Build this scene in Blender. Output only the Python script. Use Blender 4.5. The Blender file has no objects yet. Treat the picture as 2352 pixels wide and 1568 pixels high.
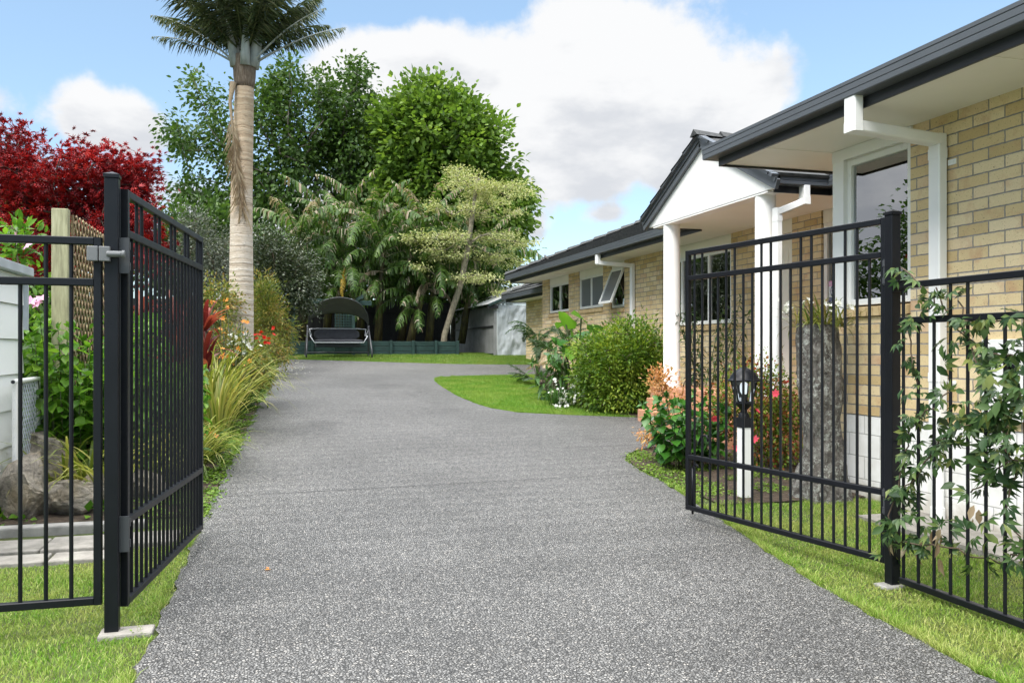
import bpy, bmesh, math, random
import numpy as np
from mathutils import Vector, noise as mnoise
C = bpy.context.scene.collection
rng = np.random.default_rng(7)
random.seed(7)
R = math.radians

# ------------------------------------------------------------------ camera
CAM_H = 1.35
YAW = R(16.0)
cam = bpy.data.cameras.new('camera')
cam.sensor_width = 36.0
cam.lens = 36.0 * 1952 / 2352
cam.shift_y = 19 / 2352
cam.clip_start = 0.05
cam.clip_end = 3000
camo = bpy.data.objects.new('camera', cam)
camo.location = (0, 0, CAM_H)
camo.rotation_euler = (R(90), 0, -YAW)
C.objects.link(camo)
sc = bpy.context.scene
sc.camera = camo
sc.view_settings.view_transform = 'Standard'
sc.view_settings.look = 'None'
sc.view_settings.gamma = 1
sc.view_settings.exposure = 1.32
sc.cycles.max_bounces = 7
sc.cycles.transparent_max_bounces = 12
sc.cycles.use_denoising = True

# ------------------------------------------------------------------ world and sun
SUN_EL, SUN_AZ = R(52), R(-128)      # azimuth from +Y towards +X: the sun stands behind the camera, to the left
SKY_STR = 0.15
OVER_BOOST = 4.2
world = bpy.data.worlds.new('World')
sc.world = world
world.use_nodes = True
wt = world.node_tree
wt.nodes.clear()
def wn(kind, **kw):
    n = wt.nodes.new(kind)
    for k, v in kw.items(): setattr(n, k, v)
    return n
def wl(a, b): wt.links.new(a, b)
def wmath(op, a, b=None, c=None, clamp=False):
    n = wn('ShaderNodeMath', operation=op)
    n.use_clamp = clamp
    for i, v in enumerate((a, b, c)):
        if v is None: continue
        if isinstance(v, (int, float)): n.inputs[i].default_value = v
        else: wl(v, n.inputs[i])
    return n.outputs[0]
tc = wn('ShaderNodeTexCoord')
nrm = wn('ShaderNodeVectorMath', operation='NORMALIZE'); wl(tc.outputs['Generated'], nrm.inputs[0])
sep = wn('ShaderNodeSeparateXYZ'); wl(nrm.outputs[0], sep.inputs[0])
az = wmath('ARCTAN2', sep.outputs[0], sep.outputs[1])
el = wmath('ARCSINE', sep.outputs[2])
sky = wn('ShaderNodeTexSky', sky_type='NISHITA')
sky.sun_disc = False
sky.sun_elevation = SUN_EL
sky.sun_rotation = SUN_AZ
sky.air_density = 1.0; sky.dust_density = 0.6; sky.ozone_density = 1.6
# cloud banks: (azimuth, elevation, half width, half height, weight), degrees on the sky
BANKS = [(11.0, 18.4, 8.0, 2.7, 1.1), (21.5, 19.2, 7.0, 4.4, 1.15), (26.0, 17.2, 7.5, 4.5, 1.1), (31.6, 15.2, 3.8, 3.2, .9),
         (18.0, 14.0, 10.0, 4.0, 1.0), (23.5, 12.0, 7.0, 2.6, .9), (9.5, 16.8, 7.0, 3.8, .9), (29.0, 12.0, 5.0, 3.2, .85), (15.0, 11.6, 7.0, 2.2, .7),
         (-10.3, 14.2, 3.6, 2.2, 1.15), (-9.2, 13.0, 4.2, 1.4, .8), (-15.6, 14.2, 1.6, 1.2, .9), (2.0, 21.5, 4.0, 2.5, .5), (33.0, 22.6, 2.2, .6, .45),
         (17.3, 8.2, 1.6, 2.0, .75), (22.6, 8.9, 1.9, .8, .7), (16.5, 4.0, 5.0, 2.4, .75), (1.0, 8.0, 12.0, 3.4, .75),
         (-42, 10, 24, 10, 1.3), (-80, 25, 30, 14, 1.1), (-130, 32, 34, 12, 1.1), (90, 28, 30, 14, 1.0), (150, 24, 30, 11, 1.0), (10, 55, 50, 14, .8), (-160, 60, 60, 14, .9)]
nz = wn('ShaderNodeTexNoise'); nz.inputs['Scale'].default_value = 9.0; nz.inputs['Detail'].default_value = 9.0; nz.inputs['Roughness'].default_value = .58
wl(nrm.outputs[0], nz.inputs['Vector'])
tot = None
for a0, e0, wa, we, k in BANKS:
    da = wmath('DIVIDE', wmath('SUBTRACT', az, R(a0)), R(wa))
    de = wmath('DIVIDE', wmath('SUBTRACT', el, R(e0)), R(we))
    d2 = wmath('ADD', wmath('MULTIPLY', da, da), wmath('MULTIPLY', de, de))
    v = wmath('MULTIPLY', wmath('POWER', 2.718, wmath('MULTIPLY', d2, -1.0)), k)
    tot = v if tot is None else wmath('MAXIMUM', wmath('MULTIPLY', wmath('ADD', tot, v), .72), wmath('MAXIMUM', tot, v))
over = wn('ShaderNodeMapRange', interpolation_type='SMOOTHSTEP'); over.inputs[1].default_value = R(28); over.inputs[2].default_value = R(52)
wl(el, over.inputs[0])          # unseen cloud added overhead, then brightened to raise the ambient fill
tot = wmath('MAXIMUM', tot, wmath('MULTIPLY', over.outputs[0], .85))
dens = wmath('ADD', tot, wmath('MULTIPLY', wmath('SUBTRACT', nz.outputs[0], .5), 1.7))
mr = wn('ShaderNodeMapRange', interpolation_type='SMOOTHSTEP'); mr.inputs[1].default_value = .40; mr.inputs[2].default_value = .74
wl(dens, mr.inputs[0])
# cloud tone: sunlit tops, grey bases
nz2 = wn('ShaderNodeTexNoise'); nz2.inputs['Scale'].default_value = 7.5; nz2.inputs['Detail'].default_value = 8.0; nz2.inputs['Roughness'].default_value = .56
mp = wn('ShaderNodeMapping'); mp.inputs['Location'].default_value = (3.1, 1.7, .4); mp.inputs['Scale'].default_value = (1, 1, 2.2)
wl(nrm.outputs[0], mp.inputs[0]); wl(mp.outputs[0], nz2.inputs['Vector'])
tone = wmath('ADD', wmath('MULTIPLY', wmath('SUBTRACT', nz2.outputs[0], .5), 2.5), wmath('MULTIPLY', wmath('SUBTRACT', el, R(12.6)), 4.2))
mr2 = wn('ShaderNodeMapRange', interpolation_type='SMOOTHSTEP'); mr2.inputs[1].default_value = -.36; mr2.inputs[2].default_value = .34
wl(tone, mr2.inputs[0])
cmix = wn('ShaderNodeMix', data_type='RGBA')
wl(mr2.outputs[0], cmix.inputs['Factor'])
cmix.inputs[6].default_value = (1.92, 1.99, 2.12, 1); cmix.inputs[7].default_value = (2.58, 2.6, 2.63, 1)
# the clear sky pales a little through thin high haze
pale = wn('ShaderNodeMix', data_type='RGBA'); pale.inputs['Factor'].default_value = .58
wl(sky.outputs[0], pale.inputs[6]); pale.inputs[7].default_value = (.85, 1.28, 1.62, 1)
fin = wn('ShaderNodeMix', data_type='RGBA')
wl(mr.outputs[0], fin.inputs['Factor']); wl(pale.outputs[2], fin.inputs[6])
cb = wn('ShaderNodeVectorMath', operation='SCALE'); wl(cmix.outputs[2], cb.inputs[0]); wl(wmath('ADD', wmath('MULTIPLY', over.outputs[0], OVER_BOOST), 1.0), cb.inputs['Scale']); wl(cb.outputs[0], fin.inputs[7])
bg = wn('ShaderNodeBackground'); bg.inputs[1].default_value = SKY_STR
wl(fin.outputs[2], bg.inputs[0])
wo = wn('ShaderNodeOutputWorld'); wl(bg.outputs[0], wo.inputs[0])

sl = bpy.data.lights.new('sun', 'SUN'); sl.energy = 1.5; sl.angle = R(24); sl.color = (1, .965, .91)
so = bpy.data.objects.new('sun', sl); C.objects.link(so)
sd = Vector((math.sin(SUN_AZ) * math.cos(SUN_EL), math.cos(SUN_AZ) * math.cos(SUN_EL), math.sin(SUN_EL)))
so.rotation_euler = (-sd).to_track_quat('-Z', 'Y').to_euler()
so.location = sd * 60

# ------------------------------------------------------------------ places
def g(Y):
    Y = np.asarray(Y, float)
    r = np.where(Y < 4.5, 0, np.where(Y < 6.5, .053 * (Y - 4.5) ** 2 / 4, np.where(Y < 29, .053 * (Y - 5.5), .053 * 23.5)))
    return r if r.ndim else float(r)
def at(px, py, d):
    """The place seen d metres away (along the view axis) at a point of the photograph: how everything was measured."""
    l = (px - 1176) / 1952
    return np.array([(l * math.cos(YAW) + math.sin(YAW)) * d, (-l * math.sin(YAW) + math.cos(YAW)) * d, CAM_H + (803 - py) / 1952 * d])
def foot(px, d):
    p = at(px, 803, d); p[2] = g(p[1]); return p

# ------------------------------------------------------------------ objects
def acc(o):
    v = Vector((0, 0, 0))
    while o: v += o.location; o = o.parent
    return v
def link(name, me, mat, parent):
    o = bpy.data.objects.new(name, me)
    C.objects.link(o)
    for m in (mat if isinstance(mat, (list, tuple)) else [mat]): me.materials.append(m)
    if parent is not None:
        o.parent = parent
        o.location = -acc(parent)
    return o
def npmesh(name, V, F, mat, parent=None, smooth=False, mi=None):
    V = np.asarray(V, np.float32); F = np.asarray(F, np.int32)
    me = bpy.data.meshes.new(name)
    me.vertices.add(len(V)); me.vertices.foreach_set('co', V.ravel())
    n, k = F.shape
    me.loops.add(n * k); me.loops.foreach_set('vertex_index', F.ravel())
    me.polygons.add(n); me.polygons.foreach_set('loop_start', np.arange(0, n * k, k, dtype=np.int32))
    if mi is not None: me.polygons.foreach_set('material_index', np.asarray(mi, np.int32))
    if smooth: me.polygons.foreach_set('use_smooth', np.ones(n, bool))
    me.update(calc_edges=True); me.validate()
    return link(name, me, mat, parent)
class MB:
    def __init__(s): s.v = []; s.f = []; s.m = []; s.k = 0
    def add(s, vs, fs):
        b = len(s.v); s.v += [tuple(map(float, v)) for v in vs]
        for f in fs: s.f.append([b + i for i in f]); s.m.append(s.k)
        return s
    def box(s, x0, x1, y0, y1, z0, z1):
        return s.add([(x0, y0, z0), (x1, y0, z0), (x1, y1, z0), (x0, y1, z0), (x0, y0, z1), (x1, y0, z1), (x1, y1, z1), (x0, y1, z1)],
                     [(0, 3, 2, 1), (4, 5, 6, 7), (0, 1, 5, 4), (1, 2, 6, 5), (2, 3, 7, 6), (3, 0, 4, 7)])
    def beam(s, a, b, w, h, up=(0, 0, 1), ch=0):
        a, b = Vector(a), Vector(b); d = (b - a).normalized(); up = Vector(up)
        if abs(d.dot(up)) > .99: up = Vector((0, 1, 0))
        x = d.cross(up).normalized(); y = x.cross(d).normalized()
        c = min(w, h) * ch
        o = [(-w/2 + c, -h/2), (w/2 - c, -h/2), (w/2, -h/2 + c), (w/2, h/2 - c), (w/2 - c, h/2), (-w/2 + c, h/2), (-w/2, h/2 - c), (-w/2, -h/2 + c)] if ch else \
            [(-w/2, -h/2), (w/2, -h/2), (w/2, h/2), (-w/2, h/2)]
        n = len(o)
        vs = [p + x * i + y * j for p in (a, b) for i, j in o]
        return s.add(vs, [tuple(range(n))[::-1], tuple(range(n, 2 * n))] + [(i, (i + 1) % n, n + (i + 1) % n, n + i) for i in range(n)])
    def tube(s, pts, r, n=8, cap=True):
        pts = [Vector(p) for p in pts]
        rs = r if isinstance(r, (list, tuple, np.ndarray)) else [r] * len(pts)
        ring = []; ref = Vector((.137, .29, .95)).normalized()
        for i, p in enumerate(pts):
            d = (pts[min(i + 1, len(pts) - 1)] - pts[max(i - 1, 0)]).normalized()
            if abs(d.dot(ref)) > .97: ref = Vector((.9, .3, .1)).normalized()
            x = d.cross(ref).normalized(); y = x.cross(d)
            ref = y
            ring += [p + (x * math.cos(2 * math.pi * k / n) + y * math.sin(2 * math.pi * k / n)) * rs[i] for k in range(n)]
        fs = [(i * n + k, i * n + (k + 1) % n, (i + 1) * n + (k + 1) % n, (i + 1) * n + k) for i in range(len(pts) - 1) for k in range(n)]
        if cap: fs += [tuple(range(n))[::-1], tuple(range((len(pts) - 1) * n, len(pts) * n))]
        return s.add(ring, fs)
    def lathe(s, c, prof, n=20):
        vs = [(c[0] + r * math.cos(2 * math.pi * k / n), c[1] + r * math.sin(2 * math.pi * k / n), c[2] + z) for r, z in prof for k in range(n)]
        fs = [(i * n + k, i * n + (k + 1) % n, (i + 1) * n + (k + 1) % n, (i + 1) * n + k) for i in range(len(prof) - 1) for k in range(n)]
        return s.add(vs, fs + [tuple(range(n))[::-1], tuple(range((len(prof) - 1) * n, len(prof) * n))])
    def sweep(s, path, prof, closed=False):
        """An outline (outwards, up) carried along a level path with mitred corners; outwards is to the right of the path."""
        P = [Vector((p[0], p[1])) for p in path]; z = [p[2] for p in path]; n = len(P); k = len(prof); vs = []
        for i in range(n):
            d0 = (P[i] - P[i - 1]).normalized() if i > 0 else (P[1] - P[0]).normalized()
            d1 = (P[i + 1] - P[i]).normalized() if i < n - 1 else d0
            n0 = Vector((d0.y, -d0.x)); n1 = Vector((d1.y, -d1.x)); m = (n0 + n1).normalized(); m = m / max(.3, m.dot(n0))
            vs += [(P[i].x + m.x * a, P[i].y + m.y * a, z[i] + b) for a, b in prof]
        fs = [(i * k + j, (i + 1) * k + j, (i + 1) * k + (j + 1) % k, i * k + (j + 1) % k) for i in range(n - 1) for j in range(k)]
        return s.add(vs, fs + [tuple(range(k)), tuple(range((n - 1) * k, n * k))[::-1]])
    def build(s, name, mat, parent=None, smooth=False, bevel=0):
        me = bpy.data.meshes.new(name); me.from_pydata(s.v, [], s.f)
        me.polygons.foreach_set('material_index', s.m)
        bm = bmesh.new(); bm.from_mesh(me); bmesh.ops.recalc_face_normals(bm, faces=bm.faces); bm.to_mesh(me); bm.free()
        if smooth: me.polygons.foreach_set('use_smooth', [True] * len(me.polygons))
        me.update()
        o = link(name, me, mat, parent)
        if bevel:
            b = o.modifiers.new('edge', 'BEVEL'); b.width = bevel; b.segments = 2; b.limit_method = 'ANGLE'
        if smooth == 'auto':
            me.polygons.foreach_set('use_smooth', [True] * len(me.polygons)); me.set_sharp_from_angle(angle=R(38))
        return o
def tag(o, label, cat, group=None, kind=None):
    if label: o['label'] = label
    if cat: o['category'] = cat
    if group: o['group'] = group
    if kind: o['kind'] = kind
    return o
def thing(name, loc, label, cat, group=None):
    o = bpy.data.objects.new(name, None); o.empty_display_size = .2; o.location = tuple(map(float, loc)); C.objects.link(o)
    return tag(o, label, cat, group)
def struct(o, label=None): 
    o['kind'] = 'structure'
    if label: o['label'] = label
    return o
def copy_tree(o, parent=None):
    c = o.copy(); C.objects.link(c)
    if parent is not None: c.parent = parent
    for ch in list(o.children): copy_tree(ch, c)
    return c

# ------------------------------------------------------------------ materials
class NT:
    def __init__(s, name):
        s.m = bpy.data.materials.new(name); s.m.use_nodes = True; s.t = s.m.node_tree; s.t.nodes.clear()
        s.out = s.t.nodes.new('ShaderNodeOutputMaterial')
    def n(s, kind, ins={}, **kw):
        n = s.t.nodes.new(kind)
        for k, v in kw.items(): setattr(n, k, v)
        for k, v in ins.items():
            if isinstance(v, bpy.types.NodeSocket): s.t.links.new(v, n.inputs[k])
            else: n.inputs[k].default_value = v
        return n
    def ramp(s, fac, stops, interp='LINEAR'):
        r = s.t.nodes.new('ShaderNodeValToRGB'); s.t.links.new(fac, r.inputs[0]); e = r.color_ramp.elements; r.color_ramp.interpolation = interp
        while len(e) < len(stops): e.new(.5)
        for i, (p, c) in enumerate(stops): e[i].position = p; e[i].color = (*c, 1) if len(c) == 3 else c
        return r.outputs[0]
    def obj(s, scale=None):
        t = s.n('ShaderNodeTexCoord').outputs['Object']
        if scale is None: return t
        return s.n('ShaderNodeMapping', {0: t, 'Scale': scale}).outputs[0]
    def world(s, scale=None):
        t = s.n('ShaderNodeNewGeometry').outputs['Position']
        if scale is None: return t
        return s.n('ShaderNodeMapping', {0: t, 'Scale': scale}).outputs[0]
    def noise(s, vec, scale, detail=4, rough=.55):
        return s.n('ShaderNodeTexNoise', {'Vector': vec, 'Scale': scale, 'Detail': detail, 'Roughness': rough}).outputs[0]
    def mix(s, f, a, b, mode='MIX'):
        return s.n('ShaderNodeMix', {0: f, 6: a if isinstance(a, bpy.types.NodeSocket) else (*a, 1), 7: b if isinstance(b, bpy.types.NodeSocket) else (*b, 1)}, data_type='RGBA', blend_type=mode).outputs[2]
    def math(s, op, a, b=0., clamp=False):
        return s.n('ShaderNodeMath', {0: a, 1: b}, operation=op, use_clamp=clamp).outputs[0]
    def bump(s, h, strength=.4, dist=.01, normal=None):
        d = {'Height': h, 'Strength': strength, 'Distance': dist}
        if normal is not None: d['Normal'] = normal
        return s.n('ShaderNodeBump', d).outputs[0]
    def surf(s, color, rough=.6, bump=None, metal=0., spec=.5, **ex):
        d = {'Base Color': color if isinstance(color, bpy.types.NodeSocket) else (*color, 1), 'Roughness': rough, 'Metallic': metal, 'Specular IOR Level': spec}
        d.update(ex)
        if bump is not None: d['Normal'] = bump
        b = s.n('ShaderNodeBsdfPrincipled', d)
        s.t.links.new(b.outputs[0], s.out.inputs[0]); return s.m
    def end(s, sh): s.t.links.new(sh, s.out.inputs[0]); return s.m

def painted(name, col, rough=.45, var=.08, bump=.0, scale=3., spec=.5):
    t = NT(name); w = t.world()
    f = t.noise(w, scale, 5)
    c = t.mix(t.ramp(f, [(.3, (0,)*3), (.7, (1,)*3)]), tuple(x * (1 - var) for x in col), tuple(min(1, x * (1 + var * .5)) for x in col))
    r = t.math('ADD', t.math('MULTIPLY', t.noise(w, scale * 4, 3), .16), rough - .08)
    return t.surf(c, r, t.bump(t.noise(w, 60, 4), bump, .003) if bump else None, spec=spec)
def leafmat(name, cols, rough=.45, trans=.28, spec=.4, patch=.35, pscale=1.2, vein=0):
    """Leaf colours dealt out leaf by leaf, with broad patches of the plant lighter or duller."""
    t = NT(name)
    r = t.n('ShaderNodeNewGeometry').outputs['Random Per Island']
    p = t.noise(t.world(), pscale, 3)
    v = t.math('ADD', t.math('MULTIPLY', r, 1 - patch), t.math('MULTIPLY', t.math('MULTIPLY', t.math('SUBTRACT', p, .28), 2.2), patch), clamp=True)
    n = len(cols)
    c = t.ramp(v, [((i + .0) / max(1, n - 1), k) for i, k in enumerate(cols)])
    bs = t.n('ShaderNodeBsdfPrincipled', {'Base Color': c, 'Roughness': rough, 'Specular IOR Level': spec})
    tr = t.n('ShaderNodeBsdfTranslucent', {'Color': t.mix(1., c, (1.25, 1.25, .8), 'MULTIPLY')})
    m = t.n('ShaderNodeMixShader', {0: trans, 1: bs.outputs[0], 2: tr.outputs[0]})
    return t.end(m.outputs[0])
M = {}
M['black'] = painted('black_powder_coat', (.0055, .0065, .0095), .4, .2, spec=.28)
M['grey_hw'] = painted('grey_hinge_plastic', (.045, .048, .054), .5, .1)
M['clampgrey'] = painted('grey_clamp', (.14, .145, .15), .5, .15)
M['white'] = painted('white_paint', (.80, .80, .79), .4, .04)
M['pvc'] = painted('white_pvc', (.81, .81, .80), .32, .07)
M['upvc'] = painted('white_window_frame', (.80, .80, .78), .3, .03)
M['cream'] = painted('cream_soffit', (.83, .81, .74), .55, .03)
M['gutter'] = painted('charcoal_gutter', (.085, .095, .108), .34, .08)
M['fascia'] = painted('dark_fascia', (.018, .021, .027), .4, .1)
M['stucco'] = painted('white_stucco', (.82, .81, .79), .7, .07, .35, 2)
M['green'] = painted('teal_green_stain', (.013, .043, .036), .65, .35, .2, 6)
M['dkfence'] = painted('black_stained_fence', (.012, .013, .014), .7, .3)
M['steel'] = painted('brushed_steel', (.5, .52, .55), .35, .1)
M['charfab'] = painted('charcoal_fabric', (.045, .047, .055), .85, .25, .3, 9)
M['tubegrey'] = painted('grey_tube', (.05, .052, .058), .35, .1)
M['terracotta'] = painted('terracotta_tile', (.50, .26, .15), .45, .25, .1, 5)
M['grout'] = painted('tile_grout', (.35, .3, .25), .8)
M['concrete'] = painted('worn_concrete', (.30, .29, .27), .9, .3, .5, 8)
t = NT('opal_bulb'); M['whitebulb'] = t.surf((.9, .92, .95), .3, **{'Emission Color': (.85, .93, 1, 1), 'Emission Strength': .35})
M['curtain'] = painted('pale_curtain', (.62, .63, .58), .8, .05)
M['room'] = painted('room_wall', (.62, .60, .55), .8, .05)
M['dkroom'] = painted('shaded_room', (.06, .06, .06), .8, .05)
t = NT('lit_lamp_shade'); M['lampshade'] = t.surf((.72, .5, .25), .5, **{'Emission Color': (1, .62, .28, 1), 'Emission Strength': .35})
t = NT('block_foundation'); w = t.world()
bk = t.n('ShaderNodeTexBrick', {'Vector': t.n('ShaderNodeMapping', {0: w, 'Rotation': (R(90), 0, R(90)), 'Location': (0, 0, 0)}).outputs[0]})
# level joints of painted blockwork, in metres on the wall itself
s3 = t.n('ShaderNodeSeparateXYZ', {0: w})
cx = t.n('ShaderNodeCombineXYZ', {0: s3.outputs[1], 1: s3.outputs[2], 2: 0.})
bk = t.n('ShaderNodeTexBrick', {'Vector': cx.outputs[0], 'Color1': (1,)*4, 'Color2': (.96,)*4, 'Mortar': (.55,)*4, 'Scale': 1., 'Mortar Size': .006, 'Mortar Smooth': .6, 'Brick Width': .4, 'Row Height': .2})
spl = t.ramp(t.math('ADD', t.math('MULTIPLY', s3.outputs[2], 2.6), t.math('MULTIPLY', t.noise(w, 9, 6, .7), .9)), [(.45, (.55, .50, .42)), (.95, (1,)*3)])
M['block'] = t.surf(t.mix(1., t.mix(1., bk.outputs['Color'], spl, 'MULTIPLY'), t.ramp(t.noise(w, 5, 6), [(.3, (.70, .69, .66)), (.6, (.82, .82, .81))]), 'MULTIPLY'), .6, t.bump(t.math('SUBTRACT', t.math('MULTIPLY', t.noise(w, 70, 3), .25), bk.outputs['Fac']), .5, .004))
# buff brick with raked grey joints
def brickmat(name, axis):
    t = NT(name); w = t.world(); s3 = t.n('ShaderNodeSeparateXYZ', {0: w})
    wob = t.math('MULTIPLY', t.math('SUBTRACT', t.noise(w, 22, 2), .5), .009)
    cx = t.n('ShaderNodeCombineXYZ', {0: t.math('ADD', s3.outputs[axis], wob), 1: t.math('ADD', t.math('SUBTRACT', s3.outputs[2], .768), wob), 2: 0.})
    def bt(c1, c2, mo, bias=0.):
        return t.n('ShaderNodeTexBrick', {'Vector': cx.outputs[0], 'Color1': c1, 'Color2': c2, 'Mortar': mo, 'Scale': 1., 'Mortar Size': .0062, 'Mortar Smooth': .25, 'Bias': bias, 'Brick Width': .288, 'Row Height': .09}, offset=.5)
    a = bt((.0,)*3 + (1,), (1,)*4, (.5,)*4)
    base = t.ramp(a.outputs['Color'], [(0, (.54, .40, .20)), (.25, (.64, .495, .27)), (.55, (.70, .56, .325)), (.85, (.75, .62, .40)), (1, (.62, .44, .27))])
    fl = t.ramp(t.noise(w, 7, 4, .6), [(.52, (0,)*3), (.75, (1,)*3)])
    base = t.mix(t.math('MULTIPLY', fl, .6), base, (.50, .27, .16))
    sp = t.ramp(t.noise(w, 95, 2, .5), [(.66, (0,)*3), (.73, (1,)*3)])
    base = t.mix(t.math('MULTIPLY', sp, .75), base, (.13, .07, .045))
    fin = t.ramp(t.noise(w, 260, 2), [(.3, (.86,)*3), (.7, (1.06,)*3)])
    base = t.mix(1., base, fin, 'MULTIPLY')
    col = t.mix(a.outputs['Fac'], base, t.ramp(t.noise(w, 30, 4), [(.3, (.20, .19, .18)), (.7, (.34, .32, .30))]))
    h = t.math('ADD', t.math('MULTIPLY', a.outputs['Fac'], -1.), t.math('MULTIPLY', t.noise(w, 120, 3), .16))
    return t.surf(col, .78, t.bump(h, .9, .009), spec=.3)
M['brick'] = brickmat('buff_brick', 1)
M['brickx'] = brickmat('buff_brick_return', 0)
t = NT('brick_sill'); w = t.world()
M['bricksill'] = t.surf(t.ramp(t.noise(w, 8, 4), [(.3, (.46, .32, .16)), (.55, (.60, .45, .24)), (.75, (.62, .48, .28))]), .75, t.bump(t.noise(w, 90, 3), .4, .004))
# metal roof tiles
t = NT('roof_tile'); w = t.world()
M['tile'] = t.surf(t.ramp(t.noise(w, 14, 5), [(.3, (.020, .022, .023)), (.7, (.055, .057, .056))]), .75, t.bump(t.noise(w, 140, 2), .6, .006))
# window glass: clear, the reflection growing towards grazing angles
def glass(name, tint, boost):
    t = NT(name)
    fr = t.n('ShaderNodeFresnel', {'IOR': boost})
    tr = t.n('ShaderNodeBsdfTransparent', {'Color': (*tint, 1)}); gl = t.n('ShaderNodeBsdfGlossy', {'Color': (.95, .97, 1, 1), 'Roughness': .0})
    return t.end(t.n('ShaderNodeMixShader', {0: fr.outputs[0], 1: tr.outputs[0], 2: gl.outputs[0]}).outputs[0])
M['glass'] = glass('window_glass', (.68, .71, .71), 4.0)
M['lampglass'] = glass('lantern_glass', (.93, .95, .95), 1.45)
t = NT('frosted_glass'); M['frost'] = t.surf((.13, .14, .155), .22, t.bump(t.noise(t.world(), 260, 2), .25, .002), spec=.6)
# exposed aggregate: rounded stones in dark cement
t = NT('exposed_aggregate'); w = t.world((1, 1, 1))
wob = t.n('ShaderNodeVectorMath', {0: t.n('ShaderNodeTexNoise', {'Vector': w, 'Scale': 60., 'Detail': 2.}).outputs['Color'], 1: (.007, .007, .007)}, operation='MULTIPLY').outputs[0]
wv = t.n('ShaderNodeVectorMath', {0: w, 1: wob}, operation='ADD').outputs[0]
v1 = t.n('ShaderNodeTexVoronoi', {'Vector': wv, 'Scale': 74., 'Randomness': .95}, feature='F1')
v2 = t.n('ShaderNodeTexVoronoi', {'Vector': wv, 'Scale': 74., 'Randomness': .95}, feature='DISTANCE_TO_EDGE')
cs = t.n('ShaderNodeSeparateColor', {0: v1.outputs['Color']})
stone = t.ramp(cs.outputs[0], [(0, (.13, .129, .126)), (.3, (.198, .196, .191)), (.6, (.268, .265, .256)), (.85, (.335, .328, .312)), (1, (.41, .385, .35))])
gap = t.ramp(v2.outputs['Distance'], [(.09, (0,)*3), (.22, (1,)*3)])
fac = t.math('MULTIPLY', gap, t.ramp(cs.outputs[1], [(.0, (.62,)*3), (.35, (1,)*3)]))
patch = t.ramp(t.noise(w, .5, 6, .62), [(.30, (.70,)*3), (.5, (.92,)*3), (.70, (1.12,)*3)])
stain = t.ramp(t.noise(t.n('ShaderNodeMapping', {0: w, 'Location': (3.3, 8.1, 0), 'Scale': (1., .55, 1)}).outputs[0], .9, 4, .5), [(.60, (1,)*3), (.72, (.74,)*3)])
patch = t.mix(1., patch, stain, 'MULTIPLY')
col = t.mix(fac, (.040, .039, .038), stone)
col = t.mix(1., col, patch, 'MULTIPLY')
hh = t.math('ADD', t.ramp(v2.outputs['Distance'], [(0, (0,)*3), (.32, (1,)*3)]), t.math('MULTIPLY', t.noise(w, 300, 2), .1))
M['drive'] = t.surf(col, t.math('ADD', t.math('MULTIPLY', cs.outputs[2], .25), .42), t.bump(hh, .55, .006), spec=.4)
t = NT('lawn_soil'); w = t.world()
M['ground'] = t.surf(t.ramp(t.noise(w, 6, 6, .65), [(.3, (.045, .040, .016)), (.5, (.060, .085, .016)), (.7, (.085, .13, .022))]), .95, t.bump(t.noise(w, 50, 4), .7, .02))
t = NT('garden_soil'); w = t.world()
M['soil'] = t.surf(t.ramp(t.noise(w, 18, 7, .7), [(.3, (.03, .022, .014)), (.5, (.075, .052, .034)), (.72, (.15, .11, .075))]), .95, t.bump(t.noise(w, 60, 5, .7), 1., .03))
t = NT('paving'); w = t.world()
M['paving'] = t.surf(t.ramp(t.noise(w, 7, 6, .65), [(.3, (.16, .15, .13)), (.6, (.30, .28, .25)), (.75, (.24, .25, .2))]), .9, t.bump(t.noise(w, 60, 4), .5, .01))
# grass blade colours: green, lime and straw, in patches over the lawn
def grassmat(name, cols, straw, sfac):
    t = NT(name); w = t.world()
    r = t.n('ShaderNodeNewGeometry').outputs['Random Per Island']
    n = len(cols)
    c = t.ramp(r, [(i / (n - 1), k) for i, k in enumerate(cols)])
    p = t.ramp(t.noise(w, 1.7, 5, .62), [(.42, (0,)*3), (.68, (1,)*3)])
    c = t.mix(t.math('MULTIPLY', p, sfac), c, straw)
    bs = t.n('ShaderNodeBsdfPrincipled', {'Base Color': c, 'Roughness': .5, 'Specular IOR Level': .3})
    tr = t.n('ShaderNodeBsdfTranslucent', {'Color': c})
    return t.end(t.n('ShaderNodeMixShader', {0: .35, 1: bs.outputs[0], 2: tr.outputs[0]}).outputs[0])
M['grass'] = grassmat('grass_blade', [(.10, .23, .022), (.16, .32, .03), (.22, .38, .042), (.30, .43, .07), (.52, .52, .22)], (.48, .46, .15), .62)
M['grass2'] = grassmat('lawn_blade', [(.08, .20, .018), (.12, .27, .022), (.17, .33, .03), (.24, .38, .05)], (.30, .37, .07), .7)
M['grass3'] = grassmat('far_lawn_blade', [(.09, .19, .02), (.13, .25, .03), (.17, .28, .035)], (.27, .31, .07), .6)
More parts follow.
